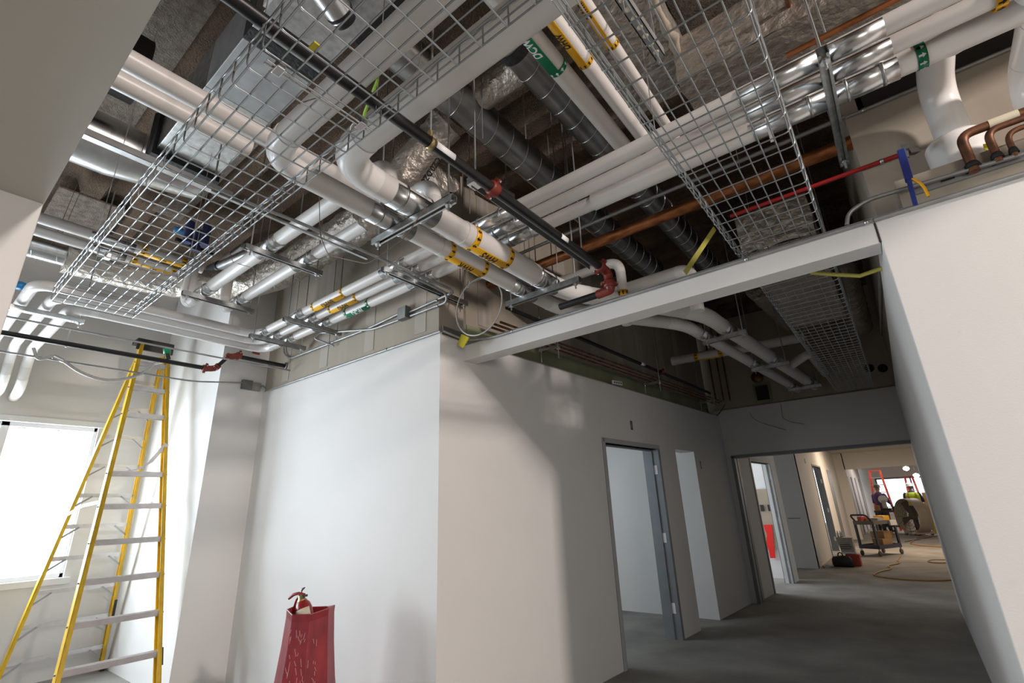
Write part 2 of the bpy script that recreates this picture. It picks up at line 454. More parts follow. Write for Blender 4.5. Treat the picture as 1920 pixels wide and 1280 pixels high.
# corridor end wall with wide opening
struct(walls(MB(), (-2.155, 8.6), (.9, 8.6), .4, 2.15, 2.915), 'wall_corridor_end', 'wall_paint')
struct(MB().box((-2.5, 8.6, 0), (-2.155, 9.0, 2.915)), 'wall_corridor_end_left', 'wall_paint')
struct(MB().box((-2.6, 8.66, 2.915), (.9, 8.8, DECK)), 'wall_corridor_end_upper', 'bare_board')
struct(MB().box((-2.3, 8.648, 2.95), (.18, 8.66, 3.12)), 'trim_6', 'bare_board')
ho = MB(); ho.box((-2.165, 8.585, 2.12), (.17, 8.70, 2.165)); ho.box((-2.165, 8.585, 0), (-2.115, 8.70, 2.15)); ho.box((-2.165, 8.78, 0), (-2.125, 8.9, 2.15)); ho.box((-2.165, 8.78, 2.13), (.17, 8.9, 2.165))
struct(ho, 'trim_7', 'frame_grey', .004)
# header beam and the wall at right
struct(MB().box((CW(2.76) - .1, YB, 2.65), (.17, 2.905, 2.78)), 'wall_beam', 'wall_paint', .004)
struct(MB().box((CW(2.76), 2.775, 2.78), (.17, 2.89, 2.80)), 'trim_8', 'galv_dull')
struct(MB().box((.172, YB, 0), (6.7, 2.905, 2.78)), 'wall_right', 'wall_paint', .004)
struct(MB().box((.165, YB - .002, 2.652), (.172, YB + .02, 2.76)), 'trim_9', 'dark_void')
struct(walls(MB(), (.172, 9.2), (.172, 2.90), .12, 0, 2.78), 'wall_corridor_right', 'wall_paint')
struct(MB().box((.215, 3.16, 2.70), (6.7, 3.3, 3.69)), 'wall_right_upper', 'bare_board')
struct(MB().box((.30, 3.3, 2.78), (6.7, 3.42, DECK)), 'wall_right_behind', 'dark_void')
struct(MB().box((.215, 3.3, 2.78), (.33, 8.66, DECK)), 'wall_corridor_right_upper', 'bare_board')
struct(MB().box((.172, 2.775, 2.78), (6.7, 2.815, 2.80)), 'trim_10', 'galv_dull')
struct(MB().box((.3, 2.84, 2.78), (6.7, 3.16, 2.985)), 'trim_11', 'bare_board')
sl = MB().box((.36, 2.826, 2.875), (2.4, 2.84, 2.925)); struct(sl, 'trim_15', 'galv_dull')
sl = MB()
for k in range(16): sl.box((.46 + .09 * k, 2.822, 2.893), (.51 + .09 * k, 2.8265, 2.903))
struct(sl, 'trim_16', 'dark_void')
struct(MB().box((-8.2, -5.2, 0), (6.7, -5.05, DECK)), 'wall_rear', 'wall_paint')
# soffit and wall by the camera
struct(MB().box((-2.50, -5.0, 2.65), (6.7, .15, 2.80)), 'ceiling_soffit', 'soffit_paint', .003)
struct(MB().box((-2.50, -5.0, 0), (-2.319, .148, 2.65)), 'wall_near_left', 'wall_paint', .003)
struct(MB().box((6.7, -5.0, 0), (6.85, 3.2, DECK)), 'wall_right_far', 'wall_paint')
# rooms beyond the corridor
struct(walls(MB(), (-2.155, 9.0), (-2.00, 11.15), .13, 0, 2.9, [(.60, 1.75, 0, 2.12)]), 'wall_hall', 'wall_paint')
door_frame('door_2', (-2.112, 9.60), (-2.029, 10.75), 2.12, .13)
struct(MB().box((-4.6, 12.6, 0), (-4.45, 9.0, 2.9)), 'wall_office', 'wall_paint')
struct(MB().box((-4.5, 11.3, 0), (-2.12, 11.42, 2.9)), 'wall_office_end', 'wall_paint')
struct(MB().box((-4.6, 8.9, 2.75), (-2.05, 12.6, 2.8)), 'ceiling_office', 'wall_paint')
struct(MB().box((-4.4, 11.25, .55), (-2.13, 11.3, 1.66)), 'trim_12', 'wood_panel')
struct(MB().box((-4.5, 13.03, 0), (-1.91, 13.2, 2.9)), 'wall_hall_step', 'wall_paint')
struct(walls(MB(), (-1.91, 13.04), (-1.91, 21.5), .15, 0, 2.9, [(2.55, 4.1, 0, 2.26)]), 'wall_hall_far', 'wall_paint')
door_frame('door_3', (-1.91, 15.59), (-1.91, 17.14), 2.26, .15, .045)
struct(MB().box((-3.6, 15, 0), (-3.5, 18, 2.9)), 'wall_hall_room', 'wall_paint')
struct(MB().box((-1.909, 18.6, 0), (-1.895, 19.3, 2.25)), 'trim_13', 'frame_grey')
struct(walls(MB(), (-1.65, 21.5), (3.0, 21.5), .15, 2.33, 2.9), 'wall_hall_header', 'wall_paint')
struct(MB().box((-1.95, 21.5, 0), (-1.62, 21.65, 2.9)), 'wall_hall_jamb', 'wall_paint')
struct(walls(MB(), (-1.75, 21.65), (-1.75, 30), .12, 0, 2.9), 'wall_far_left', 'wall_paint')
fr = MB()
for yy in (23.0, 24.6, 26.4, 28.4): fr.box((-1.76, yy, 0), (-1.73, yy + .35, 2.15))
struct(fr, 'trim_14', 'frame_grey')
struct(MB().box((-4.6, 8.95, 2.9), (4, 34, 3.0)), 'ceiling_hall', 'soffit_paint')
struct(walls(MB(), (-1.9, 30.2), (4, 30.2), .15, 0, 2.9, [(.75, 5.0, .75, 2.16)]), 'wall_far_end', 'wall_paint')
w2 = MB()
for x in (-1.15, .18, 1.6): w2.box((x - .03, 30.2, .75), (x + .03, 30.3, 2.16))
w2.box((-1.15, 30.2, 2.10), (3.1, 30.3, 2.17)); w2.box((-1.15, 30.2, .73), (3.1, 30.3, .79))
wn = struct(w2, 'window_2', 'frame_grey'); MB().box((-1.12, 30.24, .79), (3.05, 30.25, 2.1)).build('pane', 'window_glass', wn)
struct(MB().box((3.2, 8.8, 0), (3.35, 34, 2.9)), 'wall_hall_right', 'wall_paint')
# ------------------------------------------------------------------ domestic water trio, HWS / HWR, other insulated pipes
ZT = 3.235
TR = [('hot water return', 2.038, .0395, 'OHWR', 'orange_tag', 'black_ink', -4.80, .397, 'upper'),
      ('hot water', 2.166, .039, 'OHW', 'orange_tag', 'black_ink', -5.00, .545, 'middle'),
      ('cold water', 2.311, .0437, 'DCW', 'green_tag', 'white_ink', -5.20, .683, 'lower')]
TXT = {'OHWR': 'DHWR', 'OHW': 'DHW', 'DCW': 'DCW'}
tx = lambda u, v, y: at(u, v, y=y).x
for n, (nm, y, rr, code, m, ink, xe, yl, pos) in enumerate(TR):
    t = pipe('insulated_pipe', ('white insulated pipe with yellow DHWR marker, uppermost of three along front wall',
                                'white insulated pipe with yellow DHW marker, middle of three along front wall',
                                'white insulated pipe with green DCW marker, lowest of three along front wall')[n], 'pipe',
             [(1.9, y, ZT), (xe, y, ZT), (xe, yl, ZT), (-6.72 - .06 * n, yl, ZT), (-7.0 - .05 * n, yl + .03, 2.86), (-7.36, yl + .03, 2.82)], rr, group='domestic water pipes on trapezes')
    a = (tx(*((590, 570), (620, 590), (650, 600))[n], y), tx(*((648, 540), (672, 558), (695, 578))[n], y))
    marker(t, (a[0], y, ZT), (a[1], y, ZT), rr + .001, TXT[code], m, ink, V((0, -.12, -1)), .62, 1, 1, .03, rr * 1.75)
    for xs in (-2.63, -4.03, -4.68):
        saddle(t, (xs - .16, y, ZT), (xs + .14, y, ZT), rr)
    r3 = rr * 1.16 if n == 2 else rr
    saddle(t, (-.20, y, ZT), (.12, y, ZT), r3, strap=n == 2); saddle(t, (.14, y, ZT), (.34 + .02 * n, y, ZT), r3, strap=n == 2)
    xs = at(945, 405, y=2.166).x; saddle(t, (xs - .17 + .02 * n, y, ZT), (xs + .16 + .02 * n, y, ZT), rr)
    if n == 2: MB().tube([(at(1115, 398, y=2.311).x, y, ZT), (1.9, y, ZT)], rr * 1.16, 20).build('insulation_jacket', 'jacket', t)
    if n == 2: marker(t, (.44, y, ZT), (.475, y, ZT), rr * 1.16 + .002, '', 'green_tag', 'white_ink', DOWN, .1, 1, 1, .035, na=10)
    if n == 1: marker(t, (.665, y, ZT), (.70, y, ZT), rr + .012, '', 'orange_tag', 'black_ink', DOWN, .1, 1, 1, .035, na=10)
for xs, lb in ((-2.63, 'strut under the three pipes at the white wall corner'), (-4.03, 'strut under the three pipes beside the yellow DHWR marker'),
               (-4.68, 'strut under the three pipes next to their elbows near the ladder'), (.13, 'perforated strut under the three pipes above the right wall')):
    trapeze('grey ' + lb, (xs, 1.915 if xs < .1 else 1.93, 3.170), (xs, 2.49 if xs < -3 else 2.80, 3.170), DECK - .05)
ho = MB()
for k in range(9):
    yy = 1.99 + k * .085; ho.lathe([(0, 0), (.011, 0), (.011, .001), (0, .001)], (.13, yy, 3.1485), (0, 0, 1), 12)
# HWS and HWR mains
XS, ZS, RS = -1.786, 3.10, .072
XR, ZR, RR = -1.985, 3.085, .0577
YS, YR = 1.004, .770
hws = pipe('insulated_pipe', 'large white HWS pipe with yellow marker, turning beside the tray above the beam', 'pipe',
           [(1.6, YS, ZS), (XS, YS, ZS), (XS, 3.02, ZS), (-1.10, 4.30, ZS), (-.775, 8.64, ZS)], RS, R=.20, group='heating water mains')
MB().tube([(XS, 1.86, ZS), (XS, 2.62, ZS)], RS * 1.07, 26).build('insulation_jacket', 'jacket', hws)
hwr = pipe('insulated_pipe', 'white HWR pipe with yellow marker, running left of the HWS pipe', 'pipe',
           [(1.6, YR, ZR), (XR, YR, ZR), (XR, 3.30, ZR), (-1.32, 4.42, ZR), (-1.005, 8.64, ZR)], RR, R=.18, group='heating water mains')
MB().tube([(XR, 1.86, ZR), (XR, 2.66, ZR)], RR * 1.06, 26).build('insulation_jacket', 'jacket', hwr)
ty = lambda u, v, x: at(u, v, x=x).y
ya, yb = ty(878, 455, XS), ty(948, 480, XS)
marker(hws, (XS, ya, ZS), (XS, yb, ZS), RS * 1.07 + .001, 'HWS', 'orange_tag', 'black_ink', V((.10, 0, -1)), .42, -1, -1, .045, .076, 10)
ya, yb = ty(835, 485, XR), ty(905, 512, XR)
marker(hwr, (XR, ya, ZR), (XR, yb, ZR), RR * 1.06 + .001, 'HWR', 'orange_tag', 'black_ink', V((.12, 0, -1)), .45, 1, -1, .04, .066, 10)
for yy in (1.49, 2.745):
    saddle(hws, (XS, yy - .17, ZS), (XS, yy + .14, ZS), RS); saddle(hwr, (XR, yy - .16, ZR), (XR, yy + .14, ZR), RR + .001)
    t = trapeze('grey strut under the HWS and HWR pipes ' + ('nearest the tray' if yy < 2 else 'just before the beam'), (-2.14, yy, 3.003), (-1.48, yy, 3.003), DECK - .05)
for c0, c1, w_ in (((-1.295, 4.88), (-.86, 4.80), 0), ((-1.19, 6.42), (-.76, 6.38), 1), ((-1.07, 8.17), (-.64, 8.12), 2)):
    trapeze('grey strut carrying both white pipes in the corridor, ' + ('first past the beam', 'second past the beam', 'nearest the far wall')[w_],
            (*c0, 3.0), (*c1, 3.0), DECK - .05)
    for pp, xx, rr in ((hws, -1.06 + .0742 * (c0[1] - 4.84), RS), (hwr, -1.28 + .072 * (c0[1] - 4.84), RR)):
        saddle(pp, (xx - .009, c0[1] - .14, ZS if pp is hws else ZR), (xx + .009, c0[1] + .1, ZS if pp is hws else ZR), rr + .002, strap=False)
# straight pair coming from behind the soffit
t = pipe('insulated_pipe', 'thin white pipe over the soffit, lower of the pair joining the HWR elbow', 'pipe', [(-1.997, -1.6, ZR), (-1.997, .70, ZR)], .039, group='pipe pair over the soffit')
t = pipe('insulated_pipe', 'white pipe over the soffit, upper of the pair running behind the HWR elbow', 'pipe', [(-2.063, -1.6, 3.25), (-2.063, 1.70, 3.25), (-2.063, 1.86, 3.6)], .0472, R=.1, group='pipe pair over the soffit')
# pair on higher trapezes, along X
for n, (y, rr, x0, lb) in enumerate(((1.448, .0532, -1.99, 'upper'), (1.743, .048, -1.92, 'lower'))):
    xl = (-5.05, -4.95)[n]
    t = pipe('insulated_pipe', ('white insulated pipe crossing behind the HWR pipe, upper of two on high struts', 'white insulated pipe ending in a domed elbow, lower of two on high struts')[n], 'pipe',
             [(xl, y, 3.86), (xl, y, 3.46), (x0, y, 3.46), (x0 + .03, y, 3.12)], rr, R=.12, group='pipe pair on high struts')
    for xs in (-3.40, -4.58):
        saddle(t, (xs - .17, y, 3.46), (xs + .15, y, 3.46), rr + .001)
for xs, lb in ((-3.40, 'nearer the tray'), (-4.58, 'next to the silver foil duct')):
    trapeze('grey strut under the two higher white pipes, ' + lb, (xs, 1.27, 3.378), (xs, 1.88, 3.378), DECK - .05)
# heating pair at far left above the tray
for n, (a_, rr, z, lb) in enumerate(((64.85, .030, 3.9, ''), (65.85, .027, 3.9, ''))):
    x = -(z - 1.5) * math.tan(math.radians(a_ + (.0, .1)[n]))
    t = pipe('insulated_pipe', ('white pipe with yellow arrow marker seen through the tray, inner of two', 'white pipe with yellow arrow marker seen through the tray, outer of two')[n], 'pipe',
             [(x, -1.2, z), (x, 1.55, z)], rr + .018, group='marked pipes above the tray')
    marker(t, (x, 1.02 + .0 * n, z), (x, 1.40, z), rr + .0195, 'HWS' if n == 0 else 'HWR', 'orange_tag', 'black_ink', V((.25, 0, -1)), .5, 1 - 2 * n, 1, .05, .03)
    saddle(t, (x, .66 + .05 * n, z), (x, .98, z), rr + .019)
# pipes from above joining the trio on the right
for n, (a_, rr, z, txt, m, ink, y0, y1, y2) in enumerate(((23.35, .049, 3.55, 'DCW', 'green_tag', 'white_ink', .7, 2.34, 0), (20.4, .037, 3.55, 'DHW', 'orange_tag', 'black_ink', .7, 2.19, 0), (16.75, .030, 3.62, 'DHWR', 'orange_tag', 'black_ink', .7, 2.08, 0))):
    x = -(z - 1.5) * math.tan(math.radians(a_))
    t = pipe('insulated_pipe', ('white pipe with green DCW marker joining the pipe trio from above', 'white pipe with yellow DHW marker joining the pipe trio from above', 'white pipe with yellow DHWR marker seen through the right tray')[n], 'pipe',
             [(x, y0, z), (x, 2.60, z)], rr, R=.06, group='branch pipes from above')
    ya, yb = ((ty(985, 75, x), ty(1047, 130, x)), (ty(1035, 45, x), ty(1097, 100, x)), (ty(1088, 5, x), ty(1147, 68, x)))[n]
    marker(t, (x, ya - (.12, .08, .2)[n], z), (x, yb, z), rr + .001, txt, m, ink, V((-.35, 0, -1)), .62, (-1, -1, 1)[n], -1, .028, rr * 1.25, 10)
# white pipes over the beam
t = pipe('insulated_pipe', 'white pipe dropping behind the beam with a yellow arrow band', 'pipe', [(-2.3, 3.44, 3.43), (-1.47, 3.44, 3.43), (-1.47, 3.44, 2.85)], .04, R=.11)
marker(t, (-1.47, 3.44, 3.10), (-1.47, 3.44, 3.14), .0415, '', 'orange_tag', 'black_ink', V((0, -1, 0)), .2, 1, 1, .045, na=8)
pipe('insulated_pipe', 'white pipe lying just above the beam ending in a domed elbow', 'pipe', [(-1.62, 3.58, 3.225), (-.95, 3.58, 3.225), (-.95, 3.58, 2.86)], .05, R=.1)
# corridor: short capped pipe with yellow marker
a, b = at(1262, 677, y=7.0), at(1420, 648, y=7.0)
t = thing('insulated_pipe', 'short white pipe with yellow marker hanging in the dark corridor', 'pipe', a)
MB().tube([a, a + (b - a) * 1.48], .062, 18).build('insulation_jacket', 'jacket', t)
MB().tube([a - (b - a) * .01, a + (b - a) * .03], .07, 18).build('end_cap', 'elbow_pvc', t)
marker(t, a + (b - a) * .28, a + (b - a) * .62, .063, '', 'orange_tag', 'black_ink', DOWN, .5, 1, 1, .06)
t = pipe('insulated_pipe', 'white pipe branching off the corridor main toward the tray', 'pipe', [(-.86, 7.1, 3.12), (-.60, 7.1, 3.25), (-.60, 8.55, 3.25)], .055, R=.1)
# riser with collar at the right
t = thing('insulated_pipe', 'white elbow pipe rising from a wide collar above the right wall', 'pipe', (.59, 3.015, 2.985))
MB().tube(fil([(.60, 3.015, 3.0), (.60, 3.015, 3.52), (.58, 2.50, 3.50), (.57, 2.33, 3.27)], .16, 9), .075, 22).build('insulation_jacket', 'elbow_pvc', t)
MB().lathe([(0, .0), (.119, .0), (.130, .012), (.130, .022), (.120, .034), (.122, .185), (.115, .20), (.08, .202), (.07, .202)], (.592, 3.015, 2.987), n=36).build('collar', 'elbow_pvc', t)
pipe('insulated_pipe', 'thick white pipe curving down at the top right corner', 'pipe', [(.74, 2.166, ZT), (.84, 2.166, ZT + .02), (.90, 2.65, 3.36), (.90, 2.98, 3.34), (.90, 3.0, 2.99)], .078, R=.16, part='insulation_jacket', m='elbow_pvc')
# ------------------------------------------------------------------ copper, black steel and conduit
cp = MB(); cp.tube([(CW(3.25) - .15, 3.25, 3.555), (.22, 3.25, 3.555)], .0445, 20)
cp.solo('copper_pipe', 'copper', 'thick bare copper pipe running behind the right tray above the beam', 'pipe')
t = thing('sprinkler_pipe', 'black steel sprinkler pipe with red couplings under the tray toward the beam', 'pipe', (-1.245, 0, 2.96))
XB = -1.245
MB().tube([(XB, -.6, 2.96), (XB, 2.60, 2.96)], .0245, 18).build('pipe_run', 'black_steel', t)
MB().tube([(XB, 1.5, 2.985), (XB + .01, 1.66, 2.985)], .018, 12).build('outlet_stub', 'black_steel', t)


def coupling(t, c, ax, r, nm='coupling'):
    c, ax = V(c), V(ax).normalized(); u = ax.orthogonal().normalized()
    mb = MB().lathe([(r * .98, -.026), (r * 1.35, -.026), (r * 1.45, -.014), (r * 1.45, .014), (r * 1.35, .026), (r * .98, .026)], c, ax, 22)
    for s_ in (-1, 1): mb.bar(c + u * s_ * r * 1.3, c + u * s_ * (r * 1.3 + .022), .03, .02, ax)
    o = mb.build(nm, 'red_paint', t)
    bt = MB(); w = ax.cross(u)
    for s_ in (-1, 1): bt.tube([c + u * s_ * (r * 1.3 + .014) - w * .022, c + u * s_ * (r * 1.3 + .014) + w * .022], .005, 8)
    bt.build('bolt', 'galv_bright', o)
    return o


coupling(t, (XB, 1.52, 2.96), (0, 1, 0), .0245); coupling(t, (XB, 2.60, 2.96), (0, 1, 0), .0245)
MB().tube(fil([(XB, 2.62, 2.96), (XB, 2.705, 2.96), (XB, 2.705, 2.86)], .06), .030, 18).build('elbow_fitting', 'red_paint', t)
coupling(t, (XB, 2.705, 2.875), (0, 0, 1), .026)
MB().tube(fil([(XB, 2.705, 2.86), (XB, 2.715, 2.835), (XB - .10, 2.72, 2.832)], .03), .030, 16).build('elbow_fitting', 'red_paint', t)
MB().tube([(XB - .1, 2.72, 2.832), (XB - .40, 2.72, 2.832)], .024, 16).build('pipe_run', 'black_steel', t)
hg = MB().shell((XB, 1.10, 2.96), (XB, 1.125, 2.96), .0255, -PI, PI, DOWN, .002, 24); hg.tube([(XB, 1.112, 2.985), (XB, 1.112, 3.02)], .012, 8); hg.build('ring_hanger', 'brass', t)
MB().shell((XB, 1.13, 2.96), (XB, 1.24, 2.96), .0248, -.55, .75, V((1, 0, -.1)), .0006).build('white_sticker', 'frame_white', t)
MB().shell((XB, 2.10, 2.96), (XB, 2.17, 2.96), .0248, -.55, .75, V((1, 0, -.1)), .0006).build('white_sticker', 'frame_white', t)
MB().tube([(XB, 1.112, 3.0), (XB, 1.112, DECK - .06)], .005, 8).build('threaded_rod', 'rod', t)
sb = thing('strut_channel', 'black-shadowed strut running beside the sprinkler pipe from its red coupling', 'strut', (-1.33, 2.1, 2.98))
mb = MB(); a, b = V((-1.315, 1.46, 3.0)), V((-1.315, 2.62, 3.0))
for s_ in (-1, 1): mb.bar(a + V((s_ * .018, 0, 0)), b + V((s_ * .018, 0, 0)), .004, .04)
mb.bar(a + V((0, 0, .019)), b + V((0, 0, .019)), .04, .004); mb.build('channel', 'galv_dull', sb)
MB().box((-1.345, 1.44, 2.985), (-1.285, 1.50, 3.025)).build('end_fitting', 'galv_bright', sb)
MB().tube([(-1.315, 1.47, 3.0), (-1.315, 1.47, DECK - .05)], .005, 8).build('threaded_rod', 'rod', sb)
MB().tube([(-1.315, 2.5, 3.0), (-1.315, 2.5, DECK - .05)], .005, 8).build('threaded_rod', 'rod', sb)
# sprinkler line at left
t = thing('sprinkler_pipe', 'black steel sprinkler pipe crossing in front of the yellow ladder', 'pipe', (-5.35, 1, 2.93))
p0, p1 = V((-5.35, -.9, 2.945)), at(385, 690, x=-5.35); p0.z = p1.z
MB().tube([p0, p1], .0215, 16).build('pipe_run', 'black_steel', t)
p2 = at(404, 690, x=-5.32); p3 = at(428, 668, x=-5.20); p4 = at(448, 666, x=-5.16); p5 = at(535, 686, y=YF - .0)
MB().tube([p3 + (p4 - p3) * .6, p5], .0215, 16).build('pipe_run', 'black_steel', t)
MB().tube([p2, p3], .019, 14).build('pipe_nipple', 'black_steel', t)
for a, b in ((p1, p2), (p3, p4)):
    MB().tube([a, (a + b) / 2 + V((0, 0, -.005)), b], .031, 14).build('elbow_fitting', 'red_paint', t)
coupling(t, p1, p1 - p0, .023); coupling(t, p2 + (p3 - p2) * .12, p3 - p2, .021); coupling(t, p3, p3 - p2, .021); coupling(t, p4, p5 - p4, .023)
MB().lathe([(.024, 0), (.040, 0), (.040, .006), (.024, .006)], p5 + V((0, -.008, 0)), (0, 1, 0)).build('escutcheon', 'galv_dull', t)
a = at(122, 655, x=-5.35)
hr = MB().tube([V((-5.35, a.y, p0.z - .03)), V((-5.35, a.y, 3.10))], .006, 8); hr.build('threaded_rod', 'rod', t)
bt = at(316, 672, x=-5.35)
MB().tube([bt + V((0, 0, -.01)), bt + V((.0, -.02, .045))], .021, 12).build('outlet_stub', 'black_steel', t)
gc = thing('pipe_cap', 'green plastic cap on a sprinkler outlet in front of the ladder', 'cap', bt + V((0, -.02, .05)))
MB().lathe([(.026, 0), (.030, 0), (.032, .05), (.029, .052), (.026, .03), (0, .03)], bt + V((0, -.02, .045)), (.15, -.25, 1), 20).build('cap_shell', 'green_cap', gc)
# flexible sprinkler hose
fh = [at(*q, x=-5.42) for q in ((62, 652), (72, 672), (100, 668), (118, 676), (150, 697), (190, 711), (228, 711), (258, 703), (275, 694), (288, 682))]
sm = []
for i in range(len(fh) - 1):
    a0, a1, a2, a3 = fh[max(i - 1, 0)], fh[i], fh[i + 1], fh[min(i + 2, len(fh) - 1)]
    for k in range(6):
        q = k / 6; sm.append(.5 * (2 * a1 + (a2 - a0) * q + (2 * a0 - 5 * a1 + 4 * a2 - a3) * q * q + (3 * a1 - a0 - 3 * a2 + a3) * q ** 3))
sm.append(fh[-1])
t = thing('flexible_hose', 'grey braided sprinkler hose sagging under the black pipe', 'hose', fh[0])
MB().tube(sm, .013, 12).build('braided_hose', 'grey_hose', t)
MB().tube([fh[-1], at(306, 678, x=-5.38)], .012, 12).build('hose_end', 'galv_bright', t)
MB().tube([fh[3] + V((0, 0, -.0)), fh[2]], .017, 12).build('hose_nut', 'galv_bright', t)


def conduit(label, pts, r=.0105, R=.1, straps=(), m='galv_dull', group='metal conduits', cat='conduit', name='conduit'):
    t = thing(name, label, cat, pts[0], group)
    P = fil(pts, R); MB().tube(P, r, 12).build('tube_run', m, t)
    for c, nrm in straps:
        c = V(c); MB().shell(c - V((.009, 0, 0)), c + V((.009, 0, 0)), r + .001, -2, 2, V(nrm), .002).build('strap', 'galv', t)
    return t


yw = YF - .016
conduit('thin conduit along the top edge of the front wall', [(-5.30, yw, 2.845), (CW(YF) + .02, yw, 2.84)], straps=[((-3.3, yw, 2.843), (0, -1, 0)), ((-4.2, yw, 2.843), (0, -1, 0))])
conduit('conduit fixed along the top edge of the beam', [(CW(YF) + .03, YF - .0, 2.845), (CW(YF) + .09, 2.70, 2.80), (-2.3, 2.742, 2.768), (.16, 2.742, 2.770)], R=.08, straps=[((-2.1, 2.742, 2.769), (0, -1, 0)), ((-.42, 2.742, 2.769), (0, -1, 0)), ((.14, 2.742, 2.769), (0, -1, 0))])
conduit('conduit fixed along the top edge of the right wall', [(.17, 2.742, 2.770), (3.5, 2.742, 2.775)])
pa, pb = at(845, 550, y=yw), at(768, 585, y=yw)
conduit('pair conduit, upper, from the junction box round the wall corner under the HWR pipe',
        [pb, at(850, 548, y=yw), V((-2.50, 2.47, 3.16)), V((-2.50, 1.2, 3.16)), V((-2.52, .9, 3.16))], R=.12, straps=[(at(820, 563, y=yw), (0, -1, 0))])
conduit('pair conduit, lower, bending up at the white wall corner', [at(770, 592, y=yw), at(838, 566, y=yw), V((-2.53, 2.46, 3.13)), V((-2.53, 2.2, 3.145)), V((-2.53, 1.95, 3.15))], R=.1, straps=[(at(821, 573, y=yw), (0, -1, 0))])
conduit('conduit sloping along the front wall from the junction box toward the ladder', [at(752, 586, y=yw), at(690, 616, y=yw), at(545, 672, y=yw), at(532, 664, y=yw), at(532, 640, y=yw)], R=.07,
        straps=[(at(680, 620, y=yw), (0, -1, 0)), (at(620, 643, y=yw), (0, -1, 0))])
conduit('conduit hairpin bending back above the front wall conduit', [at(752, 598, y=yw), at(700, 617, y=yw), at(600, 624, y=2.40), at(588, 634, y=2.36), at(626, 648, y=yw)], R=.08)
jb = thing('junction_box', 'square steel junction box on the front wall between conduits', 'electrical box', at(762, 592, y=yw))
c = at(762, 589, y=YF)
MB().box((c.x - .055, YF - .055, c.z - .055), (c.x + .055, YF, c.z + .055)).build('box_body', 'steel_plate', jb, .004)
MB().box((c.x - .05, YF - .058, c.z - .05), (c.x + .05, YF - .055, c.z + .05)).build('cover_plate', 'galv_dull', jb)
jb = thing('junction_box', 'steel junction box with a dark open side on the pier edge', 'electrical box', at(465, 720, x=-5.5))
c = at(461, 722, x=-5.545)
MB().box((-5.545, c.y - .055, c.z - .05), (-5.49, c.y + .05, c.z + .05)).build('box_body', 'steel_plate', jb, .003)
MB().box((-5.545, c.y + .055, c.z - .05), (-5.515, c.y + .15, c.z + .045)).build('cover_plate', 'galv_dull', jb)
q0 = at(0, 655, x=-5.42); q1 = at(330, 706, x=-5.42)
conduit('thin conduit stretching below the black sprinkler pipe to the pier box', [V((-5.42, -.9, 2.83)), V((-5.42, 1.75, 2.82)), V((-5.50, c.y - .06, c.z + .01))], r=.008)
conduit('conduit from the pier box along the wall top', [V((-5.53, c.y + .15, c.z)), V((-5.52, YF - .03, c.z + .02)), V((-5.4, YF - .016, 2.835)), V((-5.3, YF - .016, 2.845))], r=.008, R=.05)
t = conduit('long conduit with an orange tag between ladder top and pipe elbows', [V((-5.0, -.9, 2.99)), V((-5.0, 1.9, 2.99)), V((-4.95, YF - .02, 2.985))], r=.008)
c = at(480, 662, x=-5.0); MB().shell(c - V((0, .035, 0)), c + V((0, .035, 0)), .0085, -PI, PI, DOWN, .003).build('orange_tag', 'red_paint', t)
conduit('grey conduit crossing behind the sprinkler pipe above the copper pipe', [(CW(3.2) - .15, 3.2, 3.715), (.22, 3.2, 3.715)], r=.015)
t = conduit('dark red conduit clipped to the board above the right wall', [(-.52, 3.14, 3.293), (.47, 3.14, 3.293)], r=.013, m='red_conduit', straps=[((.31, 3.14, 3.293), (0, -1, 0))])
conduit('thin conduit along the top of the board above the right wall', [(.22, 3.145, 3.67), (1.4, 3.145, 3.67)], straps=[((.31, 3.145, 3.67), (0, -1, 0))])
conduit('conduit bending over the beam end beside the right tray', [at(1588, 422, y=2.80), at(1590, 400, y=2.80), at(1625, 375, y=2.80), at(1760, 335, y=2.80), at(1920, 288, y=2.80)], R=.06)
# copper at right
for n, (u0, v0, u1, v1, rr) in enumerate(((1822, 308, 1838, 245, .021), (1868, 290, 1878, 240, .016), (1899, 280, 1907, 246, .012))):
    a, b = at(u0, v0, y=2.80), at(u1, v1, y=2.80); b = V((a.x, 2.80, b.z + .01))
    t = thing('copper_pipe', ('thick dark copper riser turning right, beside the white collar', 'middle copper riser turning right above the right wall', 'thin copper riser nearest the right picture edge')[n], 'pipe', a, 'copper risers above the right wall')
    MB().tube(fil([a - V((0, 0, .04)), b, b + V((1.2, 0, .02))], .05), rr, 16).build('tube_run', 'copper_dark', t)
    MB().lathe([(rr, 0), (rr * 1.5, 0), (rr * 1.3, .02), (rr, .03)], a - V((0, 0, .02)), n=14).build('firestop_ring', 'black_mastic', t)
    if n == 0: MB().tube([b + V((.10, 0, .003)), b + V((.2, 0, .004))], rr + .002, 14).build('paper_label', 'cream_label', t)
